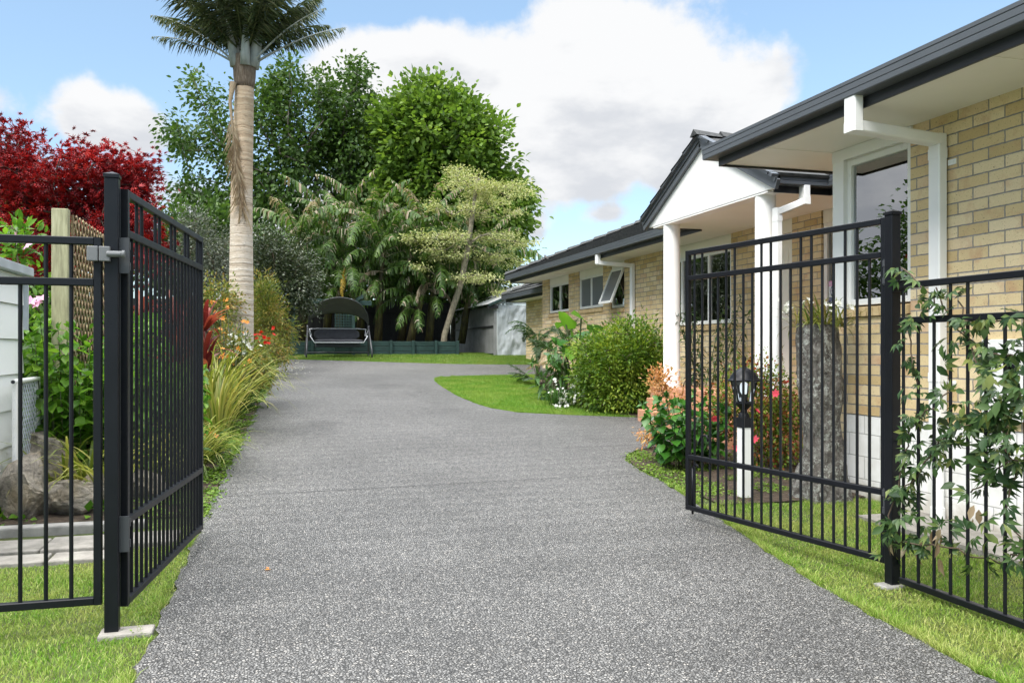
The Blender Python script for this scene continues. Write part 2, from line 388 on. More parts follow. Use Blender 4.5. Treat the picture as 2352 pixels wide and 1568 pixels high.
# bark and stone
t = NT('bark'); w = t.world((1, 1, .25))
M['bark'] = t.surf(t.ramp(t.noise(w, 16, 6, .65), [(.3, (.035, .03, .025)), (.65, (.12, .105, .085))]), .9, t.bump(t.noise(w, 24, 5), .8, .03))
t = NT('lichen_bark'); w = t.world((1, 1, .55)); w2 = t.world()
cb = t.ramp(t.noise(w, 17, 8, .72), [(.34, (.03, .026, .023)), (.5, (.12, .108, .095)), (.70, (.28, .265, .245))])
lk = t.math('MULTIPLY', t.ramp(t.noise(w2, 26, 7, .75), [(.50, (0,)*3), (.56, (1,)*3)]), t.ramp(t.noise(w2, 6, 3), [(.36, (.15,)*3), (.56, (1,)*3)]))
cb = t.mix(t.math('MULTIPLY', lk, .85), cb, t.ramp(t.noise(w2, 70, 4), [(.3, (.26, .28, .25)), (.7, (.56, .57, .52))]))
M['lichen'] = t.surf(cb, .95, t.bump(t.math('ADD', t.noise(w, 13, 8, .72), t.math('MULTIPLY', lk, .06)), 1., .07))
t = NT('pale_bark'); w = t.world((1, 1, .6))
M['palebark'] = t.surf(t.ramp(t.noise(w, 14, 6, .6), [(.3, (.13, .11, .075)), (.7, (.33, .29, .21))]), .9, t.bump(t.noise(w, 30, 4), .6, .02))
t = NT('palm_trunk'); w = t.world(); s3 = t.n('ShaderNodeSeparateXYZ', {0: w})
zz = t.math('ADD', s3.outputs[2], t.math('MULTIPLY', t.noise(w, 5, 3), .07))
ring = t.n('ShaderNodeTexNoise', {'Vector': t.n('ShaderNodeCombineXYZ', {0: 0., 1: 0., 2: zz}).outputs[0], 'Scale': 13., 'Detail': 3., 'Roughness': .75}).outputs[0]
ring = t.math('ADD', t.math('MULTIPLY', ring, .8), t.math('MULTIPLY', t.noise(t.world((1, 1, 3)), 9, 5, .65), .2))
cp = t.ramp(ring, [(.35, (.20, .15, .105)), (.44, (.43, .36, .28)), (.53, (.53, .465, .38)), (.64, (.70, .655, .59))])
br = t.ramp(t.math('ADD', t.math('MULTIPLY', s3.outputs[2], .17), t.math('MULTIPLY', t.noise(w, 2.5, 4), .5)), [(.80, (1,)*3), (1.25, (.82, .72, .60))])
cp = t.mix(1., cp, br, 'MULTIPLY')
pk = t.ramp(t.noise(t.world((1, 1, 5)), 16, 3, .6), [(.64, (0,)*3), (.70, (1,)*3)])
cp = t.mix(t.math('MULTIPLY', pk, .7), cp, (.13, .09, .06))
M['palmtrunk'] = t.surf(cp, .85, t.bump(t.math('ADD', ring, t.math('MULTIPLY', pk, -.4)), .9, .03))
t = NT('palm_fibre'); w = t.world((1, 1, .12))
M['fibre'] = t.surf(t.ramp(t.noise(w, 55, 5, .7), [(.3, (.07, .045, .03)), (.55, (.20, .15, .11)), (.75, (.34, .30, .25))]), .9, t.bump(t.noise(w, 70, 4), .8, .02))
t = NT('palm_sheath'); w = t.world((1, 1, .3))
M['sheath'] = t.surf(t.ramp(t.noise(w, 12, 5, .6), [(.3, (.20, .22, .21)), (.7, (.42, .45, .44))]), .7)
t = NT('field_stone'); w = t.world()
cst = t.ramp(t.noise(w, 7, 8, .7), [(.3, (.09, .08, .065)), (.48, (.26, .23, .19)), (.66, (.42, .37, .30)), (.78, (.52, .45, .32))])
M['stone'] = t.surf(t.mix(t.ramp(t.noise(w, 3.3, 4), [(.48, (0,)*3), (.7, (.5,)*3)]), cst, (.36, .25, .10)), .9, t.bump(t.noise(w, 22, 8, .72), 1., .04))
t = NT('weathered_timber'); w = t.world((1, 1, .2))
M['timber'] = t.surf(t.ramp(t.noise(w, 26, 6, .65), [(.3, (.10, .065, .035)), (.5, (.22, .15, .085)), (.62, (.30, .26, .13)), (.75, (.55, .52, .46))]), .85, t.bump(t.noise(w, 60, 4), .6, .01))
t = NT('treated_post'); w = t.world((1, 1, .15))
M['tpost'] = t.surf(t.ramp(t.noise(w, 30, 5), [(.3, (.20, .19, .11)), (.55, (.33, .32, .19)), (.75, (.42, .40, .26))]), .8, t.bump(t.noise(w, 60, 4), .4, .006))
t = NT('weatherboard'); w = t.world()
M['wboard'] = t.surf(t.mix(t.math('MULTIPLY', t.ramp(t.math('ADD', t.noise(w, 6, 6, .7), t.math('MULTIPLY', t.n('ShaderNodeSeparateXYZ', {0: w}).outputs[2], -.28)), [(.34, (0,)*3), (.62, (1,)*3)]), .5), (.82, .83, .83), (.45, .44, .36)), .5)
M['zinc'] = painted('zinc_flashing', (.42, .46, .50), .4, .2)
# greenhouse skins
t = NT('shade_cloth'); w = t.world()
M['shade'] = t.surf(t.ramp(t.noise(w, 2.2, 5, .6), [(.3, (.15, .155, .15)), (.7, (.24, .245, .24))]), .8, t.bump(t.noise(t.world((1, 1, .5)), 5, 4), .4, .03))
t = NT('plastic_film'); w = t.world()
wr = t.noise(t.n('ShaderNodeMapping', {0: w, 'Rotation': (0, R(35), 0), 'Scale': (3.2, 1, .5)}).outputs[0], 2.4, 5, .6)
M['film'] = t.surf(t.ramp(wr, [(.3, (.34, .37, .38)), (.6, (.42, .45, .46)), (.75, (.58, .60, .61))]), .34, t.bump(wr, .7, .06), spec=.6)
M['roofsheet'] = painted('white_roof_sheet', (.70, .71, .72), .4, .08)
# foliage
M['lf_maple'] = leafmat('maple_leaf', [(.07, .005, .014), (.17, .008, .015), (.32, .012, .018), (.50, .020, .022), (.60, .05, .03)], .4, .38, .45, .5, 1.4)
M['lf_dark'] = leafmat('dark_green_leaf', [(.022, .05, .011), (.042, .09, .018), (.072, .135, .026), (.13, .21, .045)], .45, .34, .3, .4, .8)
M['lf_bright'] = leafmat('bright_green_leaf', [(.04, .088, .014), (.08, .15, .022), (.14, .235, .034), (.28, .38, .07)], .5, .42, .25, .5, 1.0)
M['lf_dogwood'] = leafmat('variegated_leaf', [(.16, .22, .06), (.30, .35, .12), (.45, .46, .21), (.56, .54, .30)], .55, .3, .3, .3, 1.)
M['lf_feijoa'] = leafmat('olive_leaf', [(.016, .028, .012), (.035, .055, .022), (.065, .085, .04), (.13, .15, .085)], .35, .18, .55, .3, 1.)
M['lf_silver'] = leafmat('silver_leaf', [(.03, .045, .03), (.07, .09, .06), (.14, .16, .12), (.26, .28, .22)], .4, .2, .45, .3, 1.2)
M['lf_mixed'] = leafmat('bronze_green_leaf', [(.04, .075, .014), (.09, .14, .022), (.18, .22, .04), (.33, .25, .06), (.36, .15, .05)], .45, .3, .4, .45, 2.)
M['lf_azalea'] = leafmat('azalea_leaf', [(.025, .065, .010), (.06, .13, .014), (.13, .22, .022), (.26, .34, .04), (.42, .45, .08)], .45, .36, .3, .55, 2.2)
M['lf_rust'] = leafmat('rusty_blossom', [(.10, .03, .012), (.24, .07, .025), (.36, .13, .05), (.30, .17, .05)], .6, .3, .2, .2, 3.)
M['lf_peach'] = leafmat('peach_leaf', [(.42, .17, .06), (.58, .28, .12), (.66, .40, .20), (.60, .46, .16)], .5, .35, .3, .3, 3.)
M['lf_shrub'] = leafmat('lime_green_leaf', [(.04, .12, .014), (.085, .21, .02), (.15, .31, .03), (.27, .42, .06)], .36, .45, .45, .35, 2.)
M['lf_hydra'] = leafmat('hydrangea_leaf', [(.016, .06, .010), (.03, .11, .014), (.05, .17, .018), (.10, .26, .03)], .36, .25, .5, .25, 3.)
M['lf_vine'] = leafmat('vine_leaf', [(.010, .030, .010), (.022, .055, .016), (.042, .088, .026), (.08, .14, .04), (.26, .27, .07)], .42, .26, .3, .2, 3.)
M['lf_dead'] = leafmat('dry_leaf', [(.22, .15, .09), (.38, .29, .19), (.54, .46, .34)], .8, .25, .2, .3, 2.)
M['lf_strap'] = leafmat('strap_leaf', [(.07, .12, .018), (.16, .22, .03), (.30, .34, .06), (.42, .42, .12), (.46, .36, .10)], .4, .3, .4, .2, 2.)
M['lf_strapg'] = leafmat('green_strap_leaf', [(.02, .06, .012), (.045, .12, .02), (.09, .19, .035)], .4, .3, .4, .2, 2.)
M['lf_cordy'] = leafmat('cordyline_leaf', [(.08, .012, .018), (.20, .028, .03), (.34, .07, .045), (.46, .18, .12)], .32, .36, .5, .2, 2.)
M['lf_banana'] = leafmat('banana_leaf', [(.024, .06, .014), (.048, .105, .02), (.085, .16, .028), (.16, .26, .04)], .4, .4, .35, .45, .9)
M['lf_bandead'] = leafmat('dead_banana_leaf', [(.20, .15, .10), (.34, .28, .20), (.44, .39, .30)], .8, .3, .2, .3, 2.)
M['lf_banyel'] = leafmat('yellow_banana_leaf', [(.34, .20, .02), (.42, .28, .035), (.28, .22, .05)], .5, .4, .3, .3, 2.)
M['lf_palm'] = leafmat('palm_leaflet', [(.022, .040, .014), (.040, .066, .024), (.066, .092, .036), (.105, .125, .055), (.27, .25, .16)], .42, .25, .4, .3, 1.5)
M['lf_fern'] = leafmat('fern_leaf', [(.014, .04, .010), (.03, .075, .016), (.055, .12, .022)], .4, .3, .45, .3, 2.)
M['lf_weed'] = leafmat('weed_leaf', [(.05, .11, .014), (.11, .21, .025), (.19, .30, .04), (.26, .36, .06)], .5, .3, .3, .4, 2.)
M['lf_orchid'] = leafmat('orchid_leaf', [(.06, .10, .015), (.14, .18, .03), (.25, .26, .06), (.30, .20, .08)], .4, .3, .4, .2, 2.)
M['fl_white'] = leafmat('white_petal', [(.75, .76, .74), (.82, .82, .8)], .5, .3, .3, .2)
M['fl_pink'] = leafmat('pink_petal', [(.62, .12, .26), (.72, .28, .42), (.8, .5, .6)], .5, .3, .3, .2)
M['fl_mag'] = leafmat('magnolia_petal', [(.45, .14, .34), (.70, .40, .58), (.8, .62, .72)], .5, .3, .3, .2)
M['fl_orange'] = leafmat('orange_petal', [(.70, .09, .03), (.78, .20, .05), (.80, .42, .08), (.75, .20, .16)], .5, .35, .3, .2)
M['fl_red'] = leafmat('red_petal', [(.55, .015, .012), (.70, .04, .02)], .5, .3, .3, .2)
M['fl_coral'] = leafmat('coral_petal', [(.62, .05, .10), (.72, .10, .14)], .5, .3, .3, .2)
M['stem'] = painted('green_stem', (.06, .08, .025), .6, .3)
M['twig'] = painted('brown_twig', (.10, .07, .045), .8, .3)
M['banstem'] = None
t = NT('banana_stem'); w = t.world((1, 1, .2))
M['banstem'] = t.surf(t.ramp(t.noise(w, 9, 5, .65), [(.3, (.022, .015, .009)), (.5, (.06, .052, .016)), (.66, (.13, .13, .03)), (.8, (.22, .16, .08))]), .7, t.bump(t.noise(w, 20, 4), .5, .02))
M['birdm'] = painted('bird_feathers', (.07, .065, .06), .8, .2)
M['pinkink'] = painted('pink_print', (.72, .30, .62), .5, 0.)
M['blueink'] = painted('navy_print', (.03, .06, .19), .5, 0.)
M['paper'] = painted('sticker_paper', (.72, .78, .84), .4, 0.)

def onX(px, py, X):
    l = (px - 1176) / 1952
    return at(px, py, X / (l * math.cos(YAW) + math.sin(YAW)))

# ------------------------------------------------------------------ the ground
ys = np.array([-300, 0, 3, 4.5, 4.8, 5.1, 5.4, 5.7, 6.0, 6.25, 6.5, 10, 15, 20, 25, 29, 60, 200, 700.])
V = []; F = []
for y in ys: V += [(-600, y, g(y) - .012), (600, y, g(y) - .012)]
for i in range(len(ys) - 1): F.append((2 * i, 2 * i + 1, 2 * i + 3, 2 * i + 2))
struct(npmesh('ground', V, F, M['ground']), 'grassy soil of the garden under the lawns and beds')
RY = np.array([[-4, 2.2], [2.77, 2.84], [4.07, 3.0], [5.6, 3.33], [6.1, 3.42], [7.28, 3.58], [8.0, 3.62], [8.45, 3.70], [8.78, 3.84], [9.05, 4.1], [9.3, 4.55], [9.5, 5.4], [11.72, 5.4], [11.78, 5.25], [11.95, 4.9], [12.2, 4.36],
               [12.6, 3.72], [13.1, 3.47], [13.7, 3.36], [15, 3.30], [16.7, 3.36], [18.0, 3.45], [18.7, 3.58], [19.1, 3.80], [19.35, 4.2], [19.5, 5.0], [19.62, 6.3], [19.7, 8.1], [22.7, 8.1], [22.95, 6.8], [23.3, 5.0], [24.8, 2.21], [25.7, .45]])
LY = np.array([[-4, -.58], [3.74, -.53], [6.18, -.49], [9.09, -.37], [15.9, -.06], [23, .17], [25.7, .40]])
def xr(y): return np.interp(y, RY[:, 0], RY[:, 1])
def xlft(y): return np.interp(y, LY[:, 0], LY[:, 1])
def strip(name, rows, dz, mat, label):
    V = []; F = []
    for y, a, b in rows: V += [(a, y, g(y) + dz), (b, y, g(y) + dz)]
    for i in range(len(rows) - 1): F.append((2 * i, 2 * i + 1, 2 * i + 3, 2 * i + 2))
    return struct(npmesh(name, V, F, mat), label)
yy = np.unique(np.concatenate([np.arange(-4, 25.7, .07), RY[:, 0]]))
wig = lambda y, k: .012 * math.sin(y * 9.1 + k) + .009 * math.sin(y * 23.7 + k * 2) + .006 * math.sin(y * 51 + k)
strip('driveway', [(y, xlft(y) + wig(y, 0), xr(y) + wig(y, 3)) for y in yy], .006, M['drive'], 'grey exposed aggregate driveway running up past the house')
def joint(y0, y1, a, b):
    m = MB(); n = 24
    pts = [(a + (b - a) * i / n, y0 + (y1 - y0) * i / n) for i in range(n + 1)]
    for (x0, q0), (x1, q1) in zip(pts, pts[1:]):
        m.add([(x0, q0 - .006, g(q0 - .006) + .010), (x1, q1 - .006, g(q1 - .006) + .010), (x1, q1 + .006, g(q1 + .006) + .010), (x0, q0 + .006, g(q0 + .006) + .010)], [(0, 1, 2, 3)])
    return struct(m.build('driveway_joint', M['black']), 'thin sawn joint across the driveway')
M_joint = painted('joint_grey', (.10, .10, .10), .9)  # plain dark grey of the sawn joints
M['black_'] = M['black']; M['black'] = M_joint
joint(7.55, 7.75, -.42, 3.5); joint(13.0, 13.2, -.15, 3.4); joint(9.3, 9.5, 3.2, 5.3)
M['black'] = M['black_']
strip('garden_bed', [(y, -7, xlft(y) - .02) for y in np.arange(6.95, 26.4, .3)], .000, M['soil'], 'planted soil bed along the left of the driveway')
bedR = [(y, max(xr(y) + .03, 3.66), 7.2) for y in np.arange(6.38, 9.4, .08)] + [(9.5, 5.35, 7.2), (11.9, 5.5, 7.2)]
strip('garden_bed', bedR, .002, M['soil'], 'soil bed with lamp post and tree stump beside the porch steps')
IB = np.array([[11.85, 5.30], [12.3, 5.20], [13.2, 5.0], [14.5, 5.05], [16, 5.25], [17.5, 5.6], [19.0, 6.1], [19.6, 6.3]])
def xi(y): return np.interp(y, IB[:, 0], IB[:, 1])
strip('garden_bed', [(y, float(xi(y)), 7.2) for y in np.arange(11.85, 19.6, .25)], .001, M['soil'], 'soil bed of shrubs along the far house wall')
m = MB(); m.box(4.5, 5.12, -2, 5.75, -.1, .035)
struct(m.build('path', M['paving']), 'worn concrete path at the foot of the white block foundation')
m = MB()
for i in range(6):
    x = -3.1 + i * .42; m.box(x, x + .405, 6.12 + .02 * (i % 2), 6.52, -.05, .052 + .006 * (i % 3))
    if i < 5: m.box(x + .1, x + .5, 5.86, 6.10, -.05, .04)
struct(m.build('paving', M['paving'], None, False, .008), 'grey stone pavers before the boulders')
m = MB(); m.box(-4.0, -.85, 6.62, 6.74, -.05, .115)
struct(m.build('kerb', M['concrete'], None, False, .012), 'rough concrete kerb in front of the boulders')
m = MB(); m.box(-.77, -.53, 4.345, 4.475, -.1, .014)
struct(m.build('footing', M['paving'], None, False, .01), 'concrete footing at the base of the left gate post')
m = MB(); m.box(3.36, 3.50, 4.04, 4.15, -.1, .006)
struct(m.build('footing', M['concrete'], None, False, .01), 'concrete footing at the base of the right gate post')

# ------------------------------------------------------------------ grass
def blades(name, P, h, w, mat, label):
    n = len(P); a = rng.uniform(0, 2 * math.pi, n); ln = rng.normal(0, .55, (n, 2)) * h[:, None]
    sx = np.c_[np.cos(a), np.sin(a), np.zeros(n)] * w[:, None] * .5
    tip = P + np.c_[ln, h]
    mid = P + np.c_[ln * .38, h * .62]
    V = np.stack([P - sx, P + sx, mid + sx * .7, mid - sx * .7, tip], 1).reshape(-1, 3)
    b = np.arange(n)[:, None] * 5
    F = np.concatenate([b + [0, 1, 2], b + [0, 2, 3], b + [3, 2, 4]], 0)
    o = npmesh(name, V, F, mat); o['kind'] = 'stuff'; o['label'] = label; o['category'] = 'grass'
    return o
def scatter(n, x0, x1, y0, y1, keep):
    x = rng.uniform(x0, x1, n); y = rng.uniform(y0, y1, n); k = keep(x, y); x, y = x[k], y[k]
    return np.c_[x, y, g(y) - .012]
tuft = lambda p, s: np.array([mnoise.noise((a * s, b * s, 0)) for a, b, _ in p])
P = scatter(125000, -3.4, -.42, 2.2, 6.62, lambda x, y: (x < xlft(y) + .012 * np.sin(y * 31) - .004) & ~((x < -1.05) & (y > 5.84)) & ~((x > -.75) & (x < -.54) & (y > 4.365) & (y < 4.46)))
h = rng.uniform(.010, .028, len(P)) * (1 + .7 * tuft(P, 2.3)); blades('grass', P, h, rng.uniform(.003, .0055, len(P)), M['grass'], 'mown patchy green and straw lawn left of the driveway')
P = scatter(150000, 2.55, 5.1, .8, 6.95, lambda x, y: (x > xr(y) - .015 + .012 * np.sin(y * 27)) & ~((x > 4.5) & (y < 5.75)) & ((y < 6.42 + .1 * np.sin(x * 7))))
h = rng.uniform(.010, .030, len(P)) * (1 + .8 * tuft(P, 2.6)); blades('grass', P, h, rng.uniform(.003, .0055, len(P)), M['grass'], 'strip of lawn between the driveway and the right fence')
P = scatter(150000, 3.2, 6.4, 11.8, 19.65, lambda x, y: (x > xr(y) - .01) & (x < xi(y) + .06 * np.sin(y * 5)))
h = rng.uniform(.02, .045, len(P)); blades('grass', P, h, rng.uniform(.004, .008, len(P)), M['grass2'], 'bright green lawn island beside the driveway')
P = scatter(120000, -1.2, 9.2, 22.7, 28.9, lambda x, y: (x > xr(y)) | (y > 25.68))
h = rng.uniform(.02, .05, len(P)); blades('grass', P, h, rng.uniform(.008, .014, len(P)), M['grass3'], 'back lawn under the swing seat and variegated tree')

# ------------------------------------------------------------------ the house
house = thing('brick_house', (7.0, 9.0, 0), 'single storey buff brick house with charcoal gutters, white gable porch and columns', 'house')
def wallX(X, y0, y1, z0, z1, holes, mat, name='wall', th=.11, back=False):
    m = MB(); cuts = sorted(holes); y = y0
    for a, b, c, d in cuts:
        if a > y: m.box(X, X + th, y, a, z0, z1)
        if c > z0: m.box(X, X + th, a, b, z0, c)
        if d < z1: m.box(X, X + th, a, b, d, z1)
        y = b
    if y1 > y: m.box(X, X + th, y, y1, z0, z1)
    return m.build(name, mat, house)
wallX(5.09, -3, 6.69, .77, 3.22, [(5.83, 6.69, 1.64, 3.22)], M['brick'])
m = MB(); m.box(5.095, 5.2, -3, 6.685, -.3, .766); m.build('foundation', M['block'], house)
m = MB(); m.box(5.20, 7.05, 6.69, 6.8, .2, 3.2); m.box(5.10, 5.20, 6.69, 6.795, .2, 1.64); m.build('wall', M['brickx'], house)
MAIN = [(9.05, 9.71, .95, 3.22), (10.36, 11.17, .80, 3.22), (11.99, 14.46, 1.70, 3.22), (16.19, 16.91, 2.16, 3.22), (17.35, 18.87, 2.22, 3.22), (19.57, 21.08, 2.22, 3.22)]
wallX(7.05, 6.8, 21.63, -.1, 3.22, MAIN, M['brick'])
m = MB(); m.box(7.16, 7.8, 21.52, 21.63, -.1, 3.2); m.build('wall', M['brickx'], house)
wallX(7.8, 21.63, 25.6, .3, 2.9, [], M['brick'])
m = MB(); m.box(7.91, 12, 25.49, 25.6, .3, 2.9); m.build('wall', M['brickx'], house)
def frame(m, X, y0, y1, z0, z1, w, d, mull=(), bot=None):
    m.box(X, X + d, y0, y0 + w, z0, z1); m.box(X, X + d, y1 - w, y1, z0, z1)
    m.box(X, X + d, y0 + w, y1 - w, z1 - w, z1); m.box(X, X + d, y0 + w, y1 - w, z0, z0 + (bot or w))
    for q in mull: m.box(X + .002, X + d - .002, q - w * .45, q + w * .45, z0 + (bot or w), z1 - w)
def window(X, y0, y1, z0, z1, mull=(), glass='glass', w=.06, top=3.19, sill=True, label=None):
    """White framed window set in the brick: frame > glass, sill, header."""
    m = MB(); frame(m, X + .025, y0, y1, z0, z1, w, .06, mull)
    o = m.build('window', M['upvc'], house, False, .004)
    if top > z1: hm = MB(); hm.box(X + .02, X + .09, y0, y1, z1 + .001, top + .02); hm.build('header', M['cream'], o)
    if label: o['label'] = label
    ed = [y0 + w] + [q for q in mull] + [y1 - w]
    for a, b in zip(ed, ed[1:]):
        gm = MB(); gm.box(X + .055, X + .061, a - .004, b + .004, z0 + w - .004, z1 - w + .004); gm.build('glass', M[glass if isinstance(glass, str) else glass], o)
    if sill:
        s = MB(); n = max(2, round((y1 - y0) / .082)); st = (y1 - y0) / n
        for i in range(n):
            a = y0 + i * st + .005; b = a + st - .010; zt = z0 - .004
            s.add([(X - .028, a, zt - .10), (X - .028, b, zt - .10), (X + .10, b, zt - .075), (X + .10, a, zt - .075), (X - .034, a, zt - .025), (X - .034, b, zt - .025), (X + .10, b, zt), (X + .10, a, zt)],
                  [(0, 3, 2, 1), (4, 5, 6, 7), (0, 1, 5, 4), (1, 2, 6, 5), (2, 3, 7, 6), (3, 0, 4, 7)])
        s.build('sill', M['bricksill'], o)
    return o
# near window, white corner boards on its far side
w1 = window(5.09, 5.84, 6.66, 1.75, 3.08, (), 'glass', .055)
m = MB(); m.box(5.075, 5.20, 6.66, 6.815, 1.64, 3.185); m.box(5.07, 5.088, 5.80, 6.82, 3.085, 3.186); m.build('corner_board', M['white'], house)
w5 = window(7.05, 9.07, 9.69, 1.0, 3.02, (), 'glass', .07, sill=False)
window(7.05, 12.0, 14.45, 1.78, 2.98, (12.76, 13.72, 14.18), 'glass', .06)
w3 = window(7.05, 16.2, 16.9, 2.24, 3.08, (), 'glass', .05)
window(7.05, 17.36, 18.86, 2.30, 3.04, (18.14,), 'frost', .055)
window(7.05, 19.58, 21.07, 2.30, 3.02, (20.3,), 'glass', .055)
# open awning sash
zt, zb, out = 3.05, 2.27, .30
m = MB(); a0, b0 = 16.22, 16.88
def sashp(y, q): return (7.05 + .015 - out * q, y, zt + (zb + .05 - zt) * q)
for ya in (a0 + .025, b0 - .025): m.beam(sashp(ya, 0), sashp(ya, 1), .05, .04, (1, 0, 0))
for q in (.03, .97): m.beam(sashp(a0 + .05, q), sashp(b0 - .05, q), .05, .04, (1, 0, 0))
sash = m.build('window_sash', M['upvc'], w3)
m = MB(); m.add([sashp(a0 + .05, .05), sashp(b0 - .05, .05), sashp(b0 - .05, .95), sashp(a0 + .05, .95)], [(0, 1, 2, 3)])
p0 = m.v; m.add([(x + .006, y, z) for x, y, z in p0[:4]], [(3, 2, 1, 0)]); m.build('sash_glass', M['frost'], w3)
# sticker on the porch sidelight
m = MB(); y0, y1, z0, z1, X = 9.40, 9.61, 1.94, 2.25, 7.100
def q4(m, ya, yb, za, zb, x): m.add([(x, ya, za), (x, yb, za), (x, yb, zb), (x, ya, zb)], [(0, 1, 2, 3)])
m.k = 0; q4(m, y0, y1, z0, z1, X)
m.k = 1; q4(m, y0, y1, z1 - .065, z1, X - .002)
m.k = 2; q4(m, y0, y1, z0 + .02, z0 + .095, X - .002)
cy, cz = (y0 + y1) / 2, z0 + .178; N = 28
ring = [(X - .002, cy + rr * math.cos(2 * math.pi * k / N), cz + rr * 1.05 * math.sin(2 * math.pi * k / N)) for rr in (.076, .062) for k in range(N)]
m.add(ring, [(k, (k + 1) % N, N + (k + 1) % N, N + k) for k in range(N)])
m.add([(X - .002, cy + a, cz + b) for a, b in [(-.05, .012), (.045, .02), (.05, .0), (.03, -.03), (.02, -.01), (-.03, -.015), (-.05, .0)]], [tuple(range(7))])
def letters(m, s, size, y, z, x, k):
    c = bpy.data.curves.new('text', 'FONT'); c.body = s; c.size = size; c.align_x = 'CENTER'; c.resolution_u = 2
    o = bpy.data.objects.new('text', c); C.objects.link(o); bpy.context.view_layer.update()
    me = bpy.data.meshes.new_from_object(o.evaluated_get(bpy.context.evaluated_depsgraph_get()))
    m.k = k; m.add([(x, y - v.co.x, z + v.co.y) for v in me.vertices], [tuple(p.vertices) for p in me.polygons])
    bpy.data.objects.remove(o); bpy.data.curves.remove(c); bpy.data.meshes.remove(me)
letters(m, 'BEWARE', .050, cy, z1 - .052, X - .004, 0)
letters(m, "WE DON'T CALL", .026, cy, z0 + .064, X - .004, 0)
letters(m, 'THE POLICE', .026, cy, z0 + .032, X - .004, 0)
tag(m.build('sticker', [M['paper'], M['pinkink'], M['blueink']], w5), 'pale blue warning sticker with pink heading and round emblem', None)
# front door, half hidden in the porch
m = MB(); m.box(7.09, 7.14, 10.40, 11.13, .82, 2.95); m.box(7.06, 7.15, 10.36, 10.40, .8, 3.0); m.box(7.06, 7.15, 11.13, 11.17, .8, 3.0); m.box(7.06, 7.15, 10.36, 11.17, 3.001, 3.21)
for a, b, c, d in ((10.5, 11.03, 1.0, 1.7), (10.5, 11.03, 1.85, 2.8)): m.box(7.082, 7.0895, a, b, c, d)
m.build('door', M['cream'], house, False, .004)
# rooms behind the glass
m = MB(); m.box(6.98, 7.0, 3.3, 6.68, .8, 3.18); m.box(5.21, 7.0, 3.28, 3.3, .8, 3.18); m.box(5.21, 6.98, 3.3, 6.68, .78, .8); m.box(5.21, 6.98, 6.66, 6.685, .8, 3.18); m.build('room', M['room'], house)
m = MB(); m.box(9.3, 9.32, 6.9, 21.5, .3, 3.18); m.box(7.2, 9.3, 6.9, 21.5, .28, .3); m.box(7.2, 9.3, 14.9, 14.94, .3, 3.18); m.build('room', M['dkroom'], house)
m = MB(); m.box(5.2, 9.35, -3, 6.80, 3.23, 3.25); m.box(7.06, 9.35, 6.801, 22.3, 3.23, 3.25); m.build('ceiling', M['room'], house)
m = MB()
for k in range(7):
    y = 6.10 + .03 * k; m.box(5.60 + .02 * (k % 2), 5.615 + .02 * (k % 2), y, y + .028, .9, 3.0)
m.build('curtain', M['curtain'], house)
p = at(2008, 448, 8.1); m = MB(); m.lathe((p[0], p[1], p[2]), [(.02, .06), (.10, .055), (.19, .02), (.20, 0), (.19, -.035), (.05, -.05)], 20); m.tube([(p[0], p[1], p[2] + .05), (p[0], p[1], 3.2)], .006, 6)
m.build('pendant_lamp', M['lampshade'], house, True)
# soffits
m = MB(); m.box(4.31, 5.089, -3, 7.54, 3.19, 3.205); m.box(5.089, 6.36, 6.80, 7.54, 3.19, 3.205); [m.box(4.315, 5.085, y - .012, y + .012, 3.186, 3.1895) for y in (1.9, 4.3, 6.82)]; m.build('soffit', M['cream'], house)
m = MB(); [m.box(6.385, 7.045, y - .012, y + .012, 3.186, 3.1895) for y in (9.9, 12.3, 14.7, 17.1, 19.5, 21.6)]; m.box(6.38, 7.049, 7.54, 22.38, 3.19, 3.205); m.box(7.049, 8.3, 21.631, 22.38, 3.19, 3.205); m.build('soffit', M['cream'], house)
m = MB(); m.box(5.60, 6.38, 8.62, 11.70, 3.19, 3.204); m.build('soffit', M['cream'], house)
m = MB(); m.box(7.22, 7.79, 21.64, 25.78, 2.86, 2.875); m.build('soffit', M['cream'], house)
m = MB(); m.box(6.55, 6.75, 18.6, 19.15, 3.175, 3.189); m.build('soffit_vent', M['cream'], house, False, .004)
# fascias and gutters
GUT = [(0, .055), (.108, .055), (.114, .062), (.116, .098), (.111, .102), (.117, .106), (.119, .146), (.114, .150), (.121, .154), (.122, .180), (.100, .180), (.100, .075), (0, .075)]
FAS = [(0, -.022), (0, .175), (-.02, .175), (-.02, -.022)]
for path in ([(6.35, 7.55, 3.19), (4.3, 7.55, 3.19), (4.3, -3, 3.19)], [(8.3, 22.4, 3.19), (6.37, 22.4, 3.19), (6.37, 11.72, 3.19)],
             [(5.62, 8.60, 3.19), (6.37, 8.60, 3.19), (6.37, 7.67, 3.19)], [(6.365, 11.72, 3.19), (5.62, 11.72, 3.19)], [(9.0, 25.8, 2.86), (7.2, 25.8, 2.86), (7.2, 21.64, 2.86)]):
    MB().sweep(path, FAS).build('fascia', M['fascia'], house)
    MB().sweep([(x, y, z) for x, y, z in path], [(a + .001, b) for a, b in GUT]).build('gutter', M['gutter'], house)
